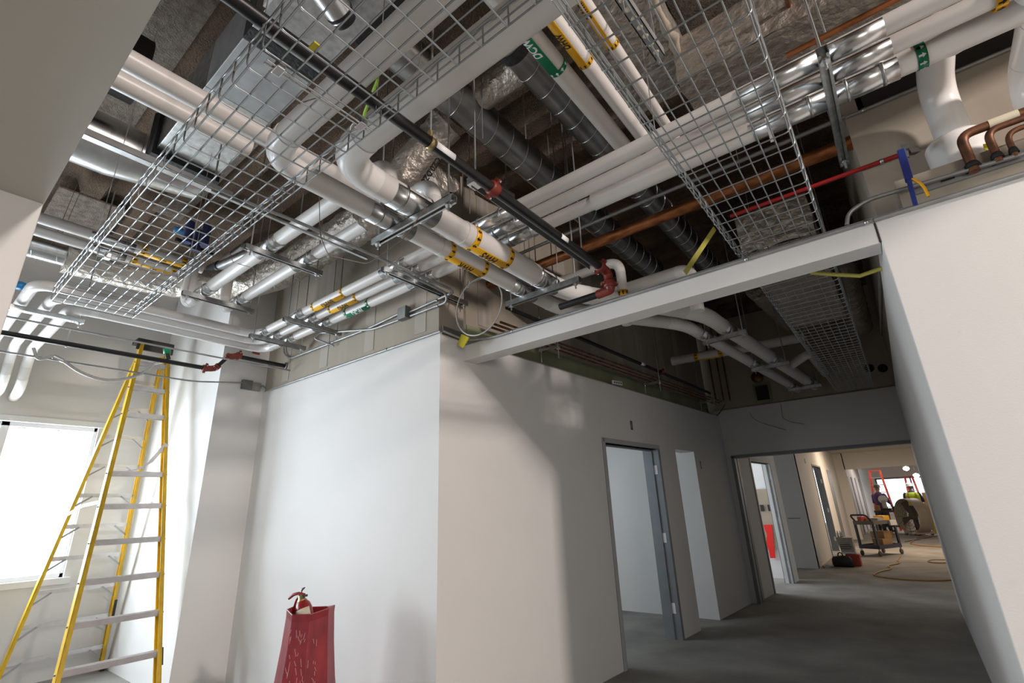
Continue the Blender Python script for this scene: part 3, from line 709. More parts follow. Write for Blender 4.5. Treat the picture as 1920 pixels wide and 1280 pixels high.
# bundle in the corridor
for k in range(4):
    dx = .03 + .035 * k
    MB().tube([(CW(3.0) + .06 + dx - .0, 3.0, 2.985 + .02 * (k % 2)), (CW(8.3) + .03 + dx, 8.35, 3.0 + .02 * (k % 2))], .011, 10).solo(
        'copper_pipe', 'copper_dark', ('thin copper pipe along the corridor wall top, nearest the wall', 'thin copper pipe along the corridor wall top, second from the wall', 'thin copper pipe along the corridor wall top, third from the wall', 'thin copper pipe along the corridor wall top, outermost of four')[k], 'pipe', 'thin copper bundle in the corridor')
for yy, lb in ((3.75, 'nearest the beam'), (5.9, 'midway along the wall'), (7.75, 'at the far end of the wall')):
    trapeze('short strut under the thin copper bundle, ' + lb, (CW(yy) + .02, yy, 2.945), (CW(yy) + .26, yy, 2.945), DECK - .05, rods=(.02, .02), w=.03, drop=.12)
t = thing('sprinkler_pipe', 'black sprinkler pipe along the corridor above the copper bundle', 'pipe', (-2.1, 3.2, 3.1))
MB().tube([(CW(3.0) + .27, 3.0, 3.12), (CW(8.0) + .12, 8.0, 3.12)], .02, 14).build('pipe_run', 'black_steel', t); coupling(t, (CW(6.1) + .20, 6.1, 3.12), (.07, 1, 0), .02)
MB().shell((CW(5.5) + .205, 5.5, 3.12), (CW(5.6) + .205, 5.6, 3.12), .0205, -1, 1, V((1, 0, -.5)), .001).build('white_sticker', 'frame_white', t)
for n, u in enumerate((1330, 1342, 1352)):
    a, b = at(u + 2 * n, 680, y=8.55), at(u + 12 + 3 * n, 745, y=8.55)
    MB().tube([(a.x, 8.55, DECK), V((a.x, 8.55, b.z - .05))], .013, 10).solo('copper_pipe', 'copper_dark', ('dark vertical pipe in the corridor corner, leftmost of three', 'dark vertical pipe in the corridor corner, middle of three', 'dark vertical pipe in the corridor corner, rightmost of three')[n], 'pipe', 'vertical pipes in the corridor corner')
# upper right: dark steel bend and copper line
ed = [at(*q, z=3.85) for q in ((1470, -30), (1487, 45), (1505, 45), (1720, -45))]
MB().tube(fil(ed, .05), .014, 14).solo('steel_pipe', 'copper_dark', 'dark steel pipe bent like an L at the top right', 'pipe')
a, b = at(1478, 103, y=2.02), at(1700, -3, y=2.02); b.z = a.z
t = thing('copper_pipe', 'orange brown copper line above the pipe trio at top right', 'pipe', a)
MB().tube([a - (b - a) * .02, b + (b - a) * .6], .0125, 14).build('tube_run', 'copper', t)
for q in (.35, 1.2):
    c = a + (b - a) * q; MB().tube([c, (c.x, c.y, DECK - .05)], .004, 8).build('threaded_rod', 'rod', t)
# ------------------------------------------------------------------ wire basket trays
def kid(o, name, parent, off):              # a shared copy of a part, moved along
    c = o.copy(); c.name = name; COL.objects.link(c); c.parent = parent; c.location = off
    return c


WR = .0030


def tray(label, o, ax, sd, L, w, h=.095, zb=2.82, skip=()):
    """basket: ax run direction, sd across; o the corner of the bottom"""
    o, ax, sd = V(o), V(ax), V(sd); t = thing('wire_cable_tray', label, 'cable tray', o, 'wire cable trays'); up = V((0, 0, 1)); nw = 9
    lw = MB().tube([o, o + ax * L], WR, 6).build('bottom_wire', 'wire', t)
    for k in range(1, nw): kid(lw, 'bottom_wire', t, sd * (w * k / (nw - 1)))
    for s_ in (0, 1):
        for z in (.048, h): kid(lw, 'side_wire', t, sd * (w * s_ + (-.006 if s_ == 0 else .006)) + up * z)
        # wavy upper edge where the cross wires are bent over
        P = []
        for k in range(int(L / .1) + 1):
            b = o + ax * (k * .1) + sd * (w * s_ + (-.008 if s_ == 0 else .008)) + up * (h - .012)
            P += [b + up * .012, b + ax * .05 + up * -.006]
        MB().tube(fil(P, .03, 2), WR, 5).build('edge_wire', 'wire', t)
    q = o - V((0, 0, WR * 1.9))
    pts = fil([q - sd * .006 + up * h, q - sd * .006, q + sd * (w + .006), q + sd * (w + .006) + up * h], .022, 4)
    cw = MB().tube(pts, WR, 6).build('cross_wire', 'wire', t)
    n = int(L / .1)
    for k in range(1, n + 1): kid(cw, 'cross_wire', t, ax * (k * .1))
    return t


YL = .415
tl = tray('wire basket cable tray running left over the ladder end of the room', (-3.905, YL, 2.82), (1, 0, 0), (0, 1, 0), 4.2, .412)
tr_ = tray('wire basket cable tray running over the beam into the corridor', (-.045, .845, 2.82), (0, 1, 0), (-1, 0, 0), 6.9, .418)
for t, xs in ((tl, (-3.0, -1.235)),):
    for x in xs:
        for dx in (-.008, .008): MB().tube([(x + dx, YL + .02, 2.808), (x + dx, YL + .40, 2.808)], .0035, 6).build('splice_bar', 'galv_bright', t)
        for yy in (YL + .06, YL + .36):
            MB().box((x - .02, yy - .014, 2.800), (x + .02, yy + .014, 2.83)).build('splice_clip', 'galv_bright', t, .003)
        for yy in (YL - .004, YL + .416): MB().tube([(x, yy, 2.90), (x - .01, yy + .02, DECK - .03)], .002, 5).build('hanger_cable', 'rod', t)
for yy in (1.6, 3.6, 5.6):
    for x in (-.042, -.466): MB().tube([(x, yy, 2.90), (x + .01, yy + .03, DECK - .03)], .002, 5).build('hanger_cable', 'rod', tr_)
c = at(590, 88, z=2.835); MB().box((c.x - .018, c.y - .012, 2.83), (c.x + .018, c.y + .012, 2.836)).build('yellow_sticker', 'yellow_tape', tl)


# ------------------------------------------------------------------ ductwork
def spiral(label, pts, r, m='galv_duct', pitch=.17, ends=True, name='spiral_duct', group='round spiral ducts'):
    a, b = V(pts[0]), V(pts[1]); t = thing(name, label, 'duct', a, group); ax = (b - a).normalized(); L = (b - a).length; u = ax.orthogonal().normalized(); w = ax.cross(u)
    MB().tube([a, b], r, 36).build('duct_shell', m, t)
    P = [a + ax * (L * k / n_) + (u * math.cos(2 * PI * L * k / n_ / pitch) + w * math.sin(2 * PI * L * k / n_ / pitch)) * (r + .001) for n_ in [int(L / pitch * 24)] for k in range(n_ + 1)]
    MB().tube(P, .0028, 5).build('spiral_seam', 'galv_bright', t)
    if ends:
        for p in (a + ax * .04, b - ax * .09): MB().tube([p, p + ax * .07], r + .004, 30).build('sealant_band', 'black_mastic', t)
    return t


ang = lambda a, z: -(z - 1.5) * math.tan(math.radians(a))
spiral('large spiral duct between the sprinkler pipe and the white pipe trio', [(ang(34.45, 4.0), .98, 4.0), (ang(34.45, 4.0), 4.95, 4.0)], .119)
spiral('spiral duct right of the first, beside the green DCW marker', [(ang(25.4, 4.0), 1.60, 4.0), (ang(25.4, 4.0), 5.7, 4.0)], .108)


def foil(label, pts, r, name='foil_wrapped_duct', seg=.06, amp=.05, R=.2, cat='duct'):
    P0 = fil(pts, R, 8); P = [P0[0]]
    for i in range(1, len(P0)):
        n = max(1, int((P0[i] - P0[i - 1]).length / seg))
        for k in range(1, n + 1): P.append(P0[i - 1].lerp(P0[i], k / n))
    RR_ = [r * (1 + random.uniform(-amp, amp)) for _ in P]
    mb = MB().tube(P, RR_, 26)
    for q in mb.v: q += V((random.uniform(-1, 1), random.uniform(-1, 1), random.uniform(-1, 1))) * r * amp * .6
    t = thing(name, label, cat, pts[0], 'foil faced ducts'); mb.build('foil_jacket', 'foil', t)
    return t


foil('short foil covered duct bridging the two spiral ducts', [(-1.60, 1.86, 4.05), (-1.26, 1.86, 4.05)], .10)
t = foil('wide foil duct tilting down behind the sprinkler pipe with black writing', [at(838, 232, z=3.98), at(812, 262, z=3.9), at(738, 352, z=3.62), at(690, 420, z=3.45)], .118, R=.1)
a, b = at(805, 280, z=3.72), at(765, 340, z=3.55)
text_on(t, 'lettering', 'CZ0.DZ0', (a + b) / 2 + V((.03, 0, -.02)), b - a, V((.75, .3, -.65)), V((.75, .3, -.65)).cross(b - a), .075, 0, 'black_ink', .62, .085)
foil('foil duct hanging under the two high struts, bending at its left end', [(-2.15, 2.07, 3.86), (-4.75, 2.07, 3.86), (-5.35, 1.80, 3.86), (-5.62, 1.25, 3.86), (-5.64, .60, 3.86)], .16, R=.3)


def foilbox(label, a, b):
    mb = MB(); nx = 16
    (x0, y0, z0), (x1, y1, z1) = a, b; vs = []; k = max(2, int((y1 - y0) / .08)); j = max(2, int((x1 - x0) / .08))
    def sheet(fn, n, m_):
        base = len(mb.v); vv = []
        for p in range(n + 1):
            for q in range(m_ + 1): vv.append(V(fn(p / n, q / m_)) + V((random.uniform(-1, 1), random.uniform(-1, 1), random.uniform(-1, 1))) * .006)
        mb.add(vv, [(p * (m_ + 1) + q, p * (m_ + 1) + q + 1, (p + 1) * (m_ + 1) + q + 1, (p + 1) * (m_ + 1) + q) for p in range(n) for q in range(m_)], True)
    X, Y, Z = x1 - x0, y1 - y0, z1 - z0
    sheet(lambda p, q: (x0 + X * p, y0 + Y * q, z0), j, k); sheet(lambda p, q: (x0 + X * p, y0 + Y * q, z1), j, k)
    sheet(lambda p, q: (x0 + X * p, y0, z0 + Z * q), j, 5); sheet(lambda p, q: (x0 + X * p, y1, z0 + Z * q), j, 5)
    sheet(lambda p, q: (x0, y0 + Y * p, z0 + Z * q), k, 5); sheet(lambda p, q: (x1, y0 + Y * p, z0 + Z * q), k, 5)
    t = thing('foil_wrapped_duct', label, 'duct', ((x0 + x1) / 2, (y0 + y1) / 2, z0), 'foil faced ducts'); mb.build('foil_jacket', 'foil', t)
    return t


t = foilbox('rectangular foil duct above the right tray with a torn bright seam', (-.90, .2, 3.98), (-.47, 2.62, 4.3))
P = [V((-.462 + random.uniform(-.012, .012), .9 + .05 * k, 3.97 + random.uniform(-.012, .006))) for k in range(35)]
MB().tube(P, [.022 + random.uniform(-.008, .012) for _ in P], 8).build('insulation_tear', 'bare_board', t)
foilbox('rectangular foil duct running right behind the pipe trio', (-.5, 2.30, 3.74), (2.0, 2.78, 4.05))
foilbox('foil duct past the beam above the right tray', (-.62, 3.9, 3.35), (-.10, 6.2, 3.7))
# air handling box and ducts at the upper left
t = thing('terminal_unit', 'grey sheet metal air box above the left tray behind the pipe pair', 'duct', (-2.3, .77, 3.70))
for x0, x1, m, nm in ((-1.94, -1.30, 'galv', 'end_panel'), (-2.03, -1.94, 'black_mastic', 'flexible_connector'), (-2.47, -2.03, 'galv_dull', 'casing'), (-3.20, -2.47, 'galv', 'duct_section')):
    MB().box((x0, .60, 3.70), (x1, .95, 4.02)).build(nm, m, t, .004)
MB().box((-1.90, .59, 3.693), (-1.86, .96, 3.71)).build('mounting_rail', 'black_steel', t)
MB().box((-1.80, .585, 3.694), (-1.62, .60, 3.76)).build('name_plate', 'frame_white', t)
MB().box((-3.30, .58, 3.66), (-3.20, .97, 4.05)).build('flexible_connector', 'black_mastic', t)
MB().box((-3.39, .57, 3.68), (-3.30, .99, 4.03)).build('duct_section', 'galv_bright', t, .004)
t = thing('round_duct', 'silver round duct collar at the top edge above the left tray', 'duct', at(620, 10, z=3.7))
MB().tube([at(588, -46, z=3.64), at(642, 30, z=3.62)], .062, 26).build('duct_shell', 'galv_bright', t)
MB().tube([at(636, 22, z=3.622), at(650, 42, z=3.617)], [.066, .05], 26).build('sealant_band', 'black_mastic', t)
MB().tube(fil([at(760, -60, z=3.95), at(720, 20, z=3.9), at(668, 62, z=3.88)], .1), .075, 20).build('black_elbow', 'black_mastic', t)
t = thing('round_duct', 'wide silver duct with black sealant at upper left beside the soffit', 'duct', (-3.60, .2, 3.66))
MB().tube([(-3.58, -1.2, 3.82), (-3.58, .45, 3.82), (-3.56, .95, 3.84)], [.185, .185, .14], 32).build('duct_shell', 'galv_bright', t)
MB().tube([(-3.58, -.02, 3.82), (-3.58, .16, 3.82)], .189, 32).build('sealant_band', 'black_mastic', t)
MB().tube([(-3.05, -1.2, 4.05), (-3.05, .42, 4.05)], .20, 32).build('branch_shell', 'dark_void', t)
spiral('plain silver round duct at far left beside the near wall', [(-5.64, -1.2, 3.86), (-5.64, .62, 3.86)], .105, 'galv_bright', ends=False)
t = thing('strut_channel', 'bare strut channel crossing beneath the wide silver duct', 'strut', (-2.75, 0, 3.28))
mb = MB(); a, b = V((-2.72, -1.0, 3.28)), V((-2.72, .9, 3.28))
for s_ in (-1, 1): mb.bar(a + V((s_ * .018, 0, 0)), b + V((s_ * .018, 0, 0)), .004, .04)
mb.bar(a + V((0, 0, -.019)), b + V((0, 0, -.019)), .04, .004); mb.build('channel', 'galv_bright', t)
for yy in (-.4, .8): MB().tube([(-2.72, yy, 3.27), (-2.72, yy, DECK - .04)], .005, 8).build('threaded_rod', 'rod', t)
t = thing('strut_channel', 'long strut crossing in front of the two higher pipes to the hairpin conduit', 'strut', (-2.5, 1.5, 3.1))
t2 = trapeze('strut under three pipes beside the near wall and tray end', (-5.30, .30, 3.165), (-5.30, .80, 3.165), 4.5, rods=(.03, .03))
MB().bar((-2.58, .75, 3.17), (-2.58, 1.75, 3.165), .02, .012).build('channel', 'galv', t)
a = at(370, 178, z=3.20)
# foil and spiral ducts in the dark corridor
foil('crumpled foil duct end in the dark past the beam', [at(1420, 540, z=3.9), at(1480, 600, z=3.8)], .14)
foil('foil duct beyond the tray in the corridor dark', [(-.02, 5.0, 3.7), (.0, 8.0, 3.7)], .13)


# ------------------------------------------------------------------ loose wires and small fittings overhead
def wire(label, pts, r=.0025, m='cable_brown', group='hanging wires', cat='wire', name='hanging_wire', R=.05):
    return MB().tube(fil(pts, R, 5), r, 6).solo(name, m, label, cat, group)


wire('thin brown wire hanging past the HWR pipe into a loop', [at(*q, y=1.25) for q in ((598, 330), (600, 440), (615, 478), (690, 495), (760, 445), (800, 385))], .0022)
wire('thin brown wire curling below the two higher pipes', [at(*q, y=1.4) for q in ((430, 470), (437, 492), (478, 503), (480, 520))], .0025)
wire('thin brown wire drooping through the left tray', [at(*q, z=3.05) for q in ((575, 190), (540, 200), (605, 180), (690, 185), (640, 240), (560, 235))], .002)
wire('dark hanger wire beside the near wall, left of two', [at(145, 345, z=4.5), at(102, 450, z=3.9), at(65, 492, z=3.8)], .002)
wire('dark hanger wire beside the near wall, right of two', [at(155, 350, z=4.5), at(112, 448, z=3.9), at(103, 455, z=3.88)], .002)
for n, (u, v0, v1, yy) in enumerate(((881, 240, 400, 2.3), (1040, 200, 310, 2.6), (1065, 215, 330, 2.6), (986, 190, 260, 2.1), (905, 120, 260, 1.75), (1045, 420, 500, 2.9))):
    a = at(u, v1, y=yy); MB().tube([a, (a.x, yy, DECK - .04)], .0035, 6).solo('hanger_rod', 'rod', ('thin rod hanging left of the red coupling', 'thin rod over the pipe trio, left of a close pair', 'thin rod over the pipe trio, right of a close pair', 'thin rod right of the large spiral duct', 'thin rod left of the large spiral duct', 'thin rod in front of the copper pipe')[n], 'rod', 'thin hanger rods')
# coil of cable and yellow tag at the wall corner
cc = at(899, 575, y=2.60); P = []
for k in range(40):
    q = 2 * PI * k / 34 + 1.2; P.append(cc + V((.235 * math.cos(q), -.02 + .004 * k / 10, .235 * math.sin(q))))
t = thing('cable_coil', 'loop of pale armoured cable hanging by the wall corner over the beam', 'cable', cc)
MB().tube(P, .006, 8).build('cable_loop', 'grey_hose', t)
MB().tube([P[-1], P[-1] + V((.02, 0, .05))], .011, 8).build('cable_connector', 'galv_bright', t)
c = at(835, 596, y=YF + .1)
MB().box((CW(YF) + .002, YF + .02, 2.83), (CW(YF) + .012, YF + .26, 2.90)).solo('steel_angle', 'steel_plate', 'dark steel angle on the wall corner behind the cable loop', 'bracket')
a, b = at(857, 650, y=2.62), at(880, 622, y=2.62)
MB().prism([at(857, 646, y=2.64), at(868, 652, y=2.60), at(879, 632, y=2.60), at(865, 626, y=2.64)], (.004, .006, 0)).solo('warning_tag', 'yellow_tape', 'yellow paper tag hanging at the wall corner beside the beam', 'tag')
# yellow straps
MB().bar(at(1284, 512, y=2.93), at(1340, 428, y=3.35), .036, .004, (1, 0, .3)).solo('lifting_strap', 'yellow_strap', 'dull yellow strap rising from the beam to the right tray', 'strap', 'yellow straps')
P = [at(*q, y=3.30) for q in ((1520, 511), (1560, 514), (1612, 517), (1650, 504))]
P.append(V((.218, 3.30, P[-1].z)))
MB().tube(P, .012, 6).solo('lifting_strap', 'yellow_strap', 'dull yellow strap hanging level below the beam beside the corridor wall', 'strap', 'yellow straps')
t = thing('strut_channel', 'perforated strut seen through the right tray beside the DHWR marker', 'strut', at(1200, 50, z=3.25))
a, b = at(1158, -12, z=3.25), at(1238, 108, z=3.25); mb = MB(); sdv = (b - a).cross(V((0, 0, 1))).normalized()
mb.bar(a, b, .04, .004)
for s_ in (-1, 1): mb.bar(a + sdv * s_ * .018 + V((0, 0, .018)), b + sdv * s_ * .018 + V((0, 0, .018)), .004, .04)
mb.build('channel', 'galv_dull', t)
for k in range(7): MB().lathe([(0, 0), (.012, 0), (.012, .001), (0, .001)], a.lerp(b, .08 + .135 * k) - V((0, 0, .0035)), n=14).build('punched_hole', 'cream_label', t)
for q in (.1, .92): c = a.lerp(b, q); MB().tube([c - V((0, 0, .06)), (c.x, c.y, DECK - .05)], .005, 8).build('threaded_rod', 'rod', t)
# blue clamp and ties at the right wall
t = thing('bar_clamp', 'blue bar clamp hanging on the right wall edge beside the white collar', 'clamp', at(1717, 385, y=2.74))
mb = MB().bar(at(1689, 283, y=2.76), at(1705, 338, y=2.745), .036, .03, (1, 0, 0)); mb.bar(at(1702, 330, y=2.745), at(1717, 386, y=2.735), .02, .018, (1, 0, 0)); mb.build('clamp_bar', 'blue_plastic', t, .003)
MB().bar(at(1695, 272, y=2.80), at(1699, 296, y=2.80), .010, .025, (1, 0, 0)).build('clamp_jaw', 'steel_plate', t)
MB().bar(at(1700, 285, y=2.80), at(1718, 282, y=2.9), .03, .03).build('clamp_pad', 'black_plastic', t)
MB().tube([at(*q, y=2.74) for q in ((1709, 334), (1725, 343), (1733, 352), (1741, 368))], .007, 6).solo('cable_tie', 'orange_tag', 'orange tie trailing beside the blue clamp', 'tie')
MB().prism([at(1843, 270, y=2.86), at(1858, 268, y=2.86), at(1852, 282, y=2.86), at(1845, 280, y=2.86)], (0, .004, 0)).solo('tape_scrap', 'yellow_tape', 'scrap of yellow tape between the copper risers', 'tape')
MB().bar(at(1437, 222, z=2.86), at(1448, 265, z=2.86), .012, .006).solo('tape_scrap', 'frame_white', 'white curled tape scrap hanging in the right tray', 'tape')
MB().tube([at(*q, z=3.04) for q in ((708, 150), (694, 185), (684, 210), (678, 240))], .006, 6).solo('marker_ribbon', 'lime_tape', 'lime green ribbon tied beside the sprinkler pipe and tray', 'ribbon')
MB().lathe([(0, 0), (.035, 0), (.035, .04), (0, .05)], at(334, 437, z=3.7), (0, 0, 1), 16).solo('pipe_cap', 'blue_cap', 'bright blue cap seen through the left tray', 'cap')
MB().lathe([(0, 0), (.034, 0), (.034, .05), (0, .05)], at(36, 541, z=3.268), (0, 0, 1), 16).solo('pipe_cap', 'blue_cap', 'blue cap on the duct beside the near wall', 'cap')
# strainers and dark valves above tray
t = thing('pump_body', 'dark blue valve assembly above the left tray behind its wires', 'valve', at(370, 460, z=3.85))
for u, v in ((350, 455), (366, 470), (382, 460)): 
    p = at(u, v, z=3.9); MB().tube([p, p + V((0, 0, .22))], .035, 12).build('valve_barrel', 'navy', t)
MB().tube([at(330, 448, z=3.95), at(400, 478, z=3.95)], .02, 10).build('valve_pipe', 'black_steel', t)
t = thing('duct_connector', 'black flexible duct sleeve on a silver stub behind the higher pipe', 'duct', at(400, 500, y=1.9))
MB().tube([at(395, 505, y=1.9), at(412, 497, y=1.9)], .055, 18).build('flexible_sleeve', 'black_mastic', t); MB().tube([at(408, 500, y=1.9), at(500, 458, y=2.02)], .05, 18).build('duct_stub', 'galv', t)
# things on walls
for n, (u, v, w_, h_) in enumerate(((1184, 797, .055, .11), (1314, 871, .04, .11))):
    y_ = (5.49, 7.46)[n]; x_ = CW(y_); z_ = (2.38, 1.985)[n]
    t = thing('electrical_box', ('open electrical box cut in the corridor wall above the door', 'open electrical box cut in the corridor wall beyond the recess')[n], 'electrical box', (x_, y_, z_), 'wall boxes')
    MB().box((x_ - .03, y_ - w_ / 2, z_ - h_ / 2), (x_ + .003, y_ + w_ / 2, z_ + h_ / 2)).build('box_recess', 'steel_plate', t)
    MB().box((x_ + .003, y_ - .01, z_ - .03), (x_ + .006, y_ + w_ / 2 - .004, z_ + .03)).build('box_ring', 'galv_dull', t)
p = at(1510, 864, x=-1.90); MB().box((-1.912, p.y - .04, p.z - .06), (-1.904, p.y + .04, p.z + .06)).solo('electrical_box', 'steel_plate', 'small open box on the warm wall above the far door', 'electrical box')
t = thing('outlet_strip', 'white perforated bracket strip on the corridor wall top', 'bracket', (CW(5.0), 5.0, 2.80))
a, b = at(1148, 716, x=-2.47), at(1166, 719, x=-2.46)
MB().bar(a, b, .012, .045).build('bracket_plate', 'frame_white', t)
for k in range(4): MB().bar(a.lerp(b, .15 + .22 * k) + V((.007, 0, 0)), a.lerp(b, .25 + .22 * k) + V((.007, 0, 0)), .002, .02).build('punched_hole', 'dark_void', t)
wire('thin wire curling down on the far corridor wall, left of two', [at(*q, y=8.58) for q in ((1406, 772), (1410, 783), (1426, 792), (1474, 806))], .003)
wire('thin wire curling down on the far corridor wall, right of two', [at(*q, y=8.58) for q in ((1464, 757), (1467, 784), (1480, 790), (1508, 795))], .003)
wire('bundle of dark wires dangling in the corridor corner', [at(*q, y=8.5) for q in ((1322, 765), (1330, 775), (1344, 780), (1352, 770), (1360, 758))], .008)
t = thing('ceiling_speaker', 'dark speaker bracket on the far corridor wall', 'speaker', at(1430, 735, y=8.62))
a = at(1430, 735, y=8.655); MB().box((a.x - .13, 8.64, a.z - .16), (a.x + .13, 8.66, a.z + .16)).build('back_board', 'green_board', t); MB().box((a.x - .09, 8.60, a.z - .13), (a.x + .09, 8.645, a.z + .10)).build('speaker_body', 'dark_void', t)
MB().lathe([(0, 0), (.09, 0), (.09, .05), (0, .05)], (a.x - .03, 8.6, a.z + .25), (0, 1, 0), 20).build('round_bracket', 'copper_dark', t)
for n, (u, v) in enumerate(((1630, 690), (1655, 690))):
    a = at(u, v, y=8.655); MB().lathe([(0, 0), (.06, 0), (.06, .004), (0, .004)], (a.x, 8.65, a.z), (0, 1, 0), 22).solo('wall_sleeve', 'dark_void', ('round hole in the far corridor wall, left of two', 'round hole in the far corridor wall, right of two')[n], 'pipe sleeve', 'holes in the far wall')
a, b = at(1650, 505, x=.20), at(1652, 655, x=.20)
conduit('pale conduit running down inside the corridor right wall', [a, b, b + V((.0, .0, -.05))], r=.014, m='grey_hose')
# ------------------------------------------------------------------ step ladder
t = thing('step_ladder', 'tall yellow fibreglass step ladder standing open beside the window', 'ladder', (-6.4, 1.5, 0))
FB, FT = -5.36, -6.60; ZTOP = 3.47
fl = lambda z: V((FB + (FT - FB) * z / ZTOP, 1.17 + .355 * z / ZTOP, z)); frr = lambda z: V((FB + (FT - FB) * z / ZTOP, 1.914 - .105 * z / ZTOP, z))
ZR2 = 3.36
rl = lambda z: V((-7.30 + .62 * z / ZR2, 1.14 + .40 * z / ZR2, z)); rr_ = lambda z: V((-7.30 + .62 * z / ZR2, 1.985 - .19 * z / ZR2, z))


def channel(a, b, w, h, out, m='fibreglass', nm='rail'):    # C section rail: web w wide, flanges h deep
    a, b, out = V(a), V(b), V(out); tt = (b - a).normalized(); sd = tt.cross(out).normalized(); mb = MB(); th = .006
    mb.bar(a, b, w, th, out)
    for s_ in (-1, 1): mb.bar(a + sd * s_ * (w / 2 - th / 2) - out * h / 2, b + sd * s_ * (w / 2 - th / 2) - out * h / 2, th, h, out)
    return mb.build(nm, m, t)


for fn, ys in ((fl, -1), (frr, 1)):
    channel(fn(.02), fn(ZTOP), .085, .032, (0, ys, 0), nm='front_rail')
for fn, ys in ((rl, -1), (rr_, 1)):
    channel(fn(.02), fn(ZR2), .066, .028, (0, ys, 0), nm='rear_rail')
for fn, ys in ((fl, -1), (frr, 1), (rl, -1), (rr_, 1)):
    p = fn(.05); MB().box((p.x - .05, p.y - .022, 0), (p.x + .05, p.y + .022, .09)).build('rubber_foot', 'black_plastic', t, .006)
for k in range(11):
    z = .115 + .31 * k
    if k == 7: continue
    a, b = fl(z) + V((0, .004, 0)), frr(z) - V((0, .004, 0)); mb = MB()
    mb.bar(a, b, .078, .006)
    mb.bar(a + V((.037, 0, -.02)), b + V((.037, 0, -.02)), .005, .045); mb.bar(a + V((-.037, 0, -.02)), b + V((-.037, 0, -.02)), .005, .045)
    for s_ in (-.02, 0, .02): mb.bar(a + V((s_, 0, .004)), b + V((s_, 0, .004)), .006, .004)
    mb.bar(a + V((.04, 0, -.012)), b + V((.04, 0, -.012)), .004, .006); mb.bar(a + V((.04, 0, -.03)), b + V((.04, 0, -.03)), .004, .006)
    st = mb.build('step', 'aluminium', t)
    for q, y_ in ((a, .0), (b, 0)):
        rv = MB()
        MB().lathe([(0, -.02), (.007, -.02), (.007, .02), (0, .02)], q + V((.02, 0, -.02)), (0, 1, 0), 8).build('rivet', 'steel_plate', st)
for k in range(10):
    z = .24 + .31 * k
    a, b = rl(z), rr_(z); rg = MB().bar(a, b, .012, .042); o = rg.build('rear_brace', 'aluminium', t)
    if k < 9:
        for fn, q, s_ in ((rl, a, 1), (rr_, b, -1)):
            MB().bar(fn(z - .13) + V((.012, 0, 0)), q + V((.012, s_ * .14, -.01)), .016, .005, (1, 0, 0)).build('gusset_brace', 'galv_dull', o)
for a, b in ((fl(1.69), rl(1.60)), (frr(1.72), rr_(1.66))):
    m_ = (a + b) / 2 + V((0, 0, .03)); MB().bar(a, m_, .006, .03).build('spreader_arm', 'frame_white', t); MB().bar(m_, b, .006, .03).build('spreader_arm', 'frame_white', t)
c0, c1 = fl(ZTOP), frr(ZTOP)
mb = MB(); mb.box((-6.76, c0.y - .04, ZTOP - .012), (-6.55, c1.y + .04, ZTOP + .035)); mb.box((-6.575, c0.y - .04, ZTOP - .10), (-6.545, c1.y + .04, ZTOP + .03)); mb.build('top_cap', 'black_plastic', t, .006)
p = frr(.36); MB().bar(frr(.32) + V((.044, .002, 0)), frr(.45) + V((.044, .002, 0)), .024, .0015, (1, 0, .2)).build('warning_label', 'black_plastic', t)
p = rr_(.55); MB().bar(rr_(.52) + V((.034, .002, 0)), rr_(.70) + V((.034, .002, 0)), .026, .0015, (1, 0, 0)).build('warning_label', 'black_plastic', t)
sp = [at(*q, x=-6.12) for q in ((233, 884), (258, 880), (282, 866), (300, 846), (313, 832))]
mb = MB()
for i in range(len(sp) - 1): mb.bar(sp[i], sp[i + 1], .004, (.012, .02, .035, .045)[i], (0, .3, 1))
mb.solo('metal_strip', 'aluminium', 'bent metal strip resting on a middle ladder step', 'strip')
# ------------------------------------------------------------------ extinguisher stand
SX, SY = -3.35, 2.02
t = thing('extinguisher_stand', 'scuffed red flared plastic stand in front of the white wall', 'stand', (SX, SY, 0))
rot = Matrix.Rotation(math.radians(34), 3, 'Z'); mb = MB(); prof = [(.33, 0), (.325, .04), (.27, .14), (.225, .30), (.192, .50), (.170, .70), (.158, .86), (.160, .905), (.150, .905), (.147, .86), (.12, .60)]
vs = []; n = 8
for rr0, h in prof:
    for k in range(n):
        a = 2 * PI * (k + .5) / n; rr2 = rr0 * (1 if k % 2 else .97); p = rot @ V((rr2 * math.cos(a), rr2 * .92 * math.sin(a), 0)); dz = .014 * math.cos(2 * a) if h > .85 else 0
        vs.append(V((SX, SY, 0)) + p + V((0, 0, h + dz)))
mb.add(vs, [(i * n + k, i * n + (k + 1) % n, (i + 1) * n + (k + 1) % n, (i + 1) * n + k) for i in range(len(prof) - 1) for k in range(n)])
mb.build('stand_body', 'red_plastic', t, .004)
sc = MB(); view = (V((0, 0, .75)) - V((SX, SY, .75))).normalized(); sd = V((-view.y, view.x, 0))


def onstand(s_, z):                         # nearest front surface point of the stand
    best = None
    for i in range(len(prof) - 4):
        h0, h1 = prof[i][1], prof[i + 1][1]
        if h0 <= z <= h1:
            q = (z - h0) / max(h1 - h0, 1e-5)
            ring = [vs[i * n + k].lerp(vs[(i + 1) * n + k], q) for k in range(n)]
            for k in range(n):
                a, b = ring[k], ring[(k + 1) % n]
                sa, sb = (a - V((SX, SY, a.z))).dot(sd), (b - V((SX, SY, b.z))).dot(sd)
                if abs(sa - sb) > 1e-6 and min(sa, sb) <= s_ <= max(sa, sb):
                    p = a.lerp(b, (s_ - sa) / (sb - sa)); dp = (p - V((SX, SY, 0))).dot(view)
                    if best is None or dp > best[0]: best = (dp, p)
    return best[1] if best else None


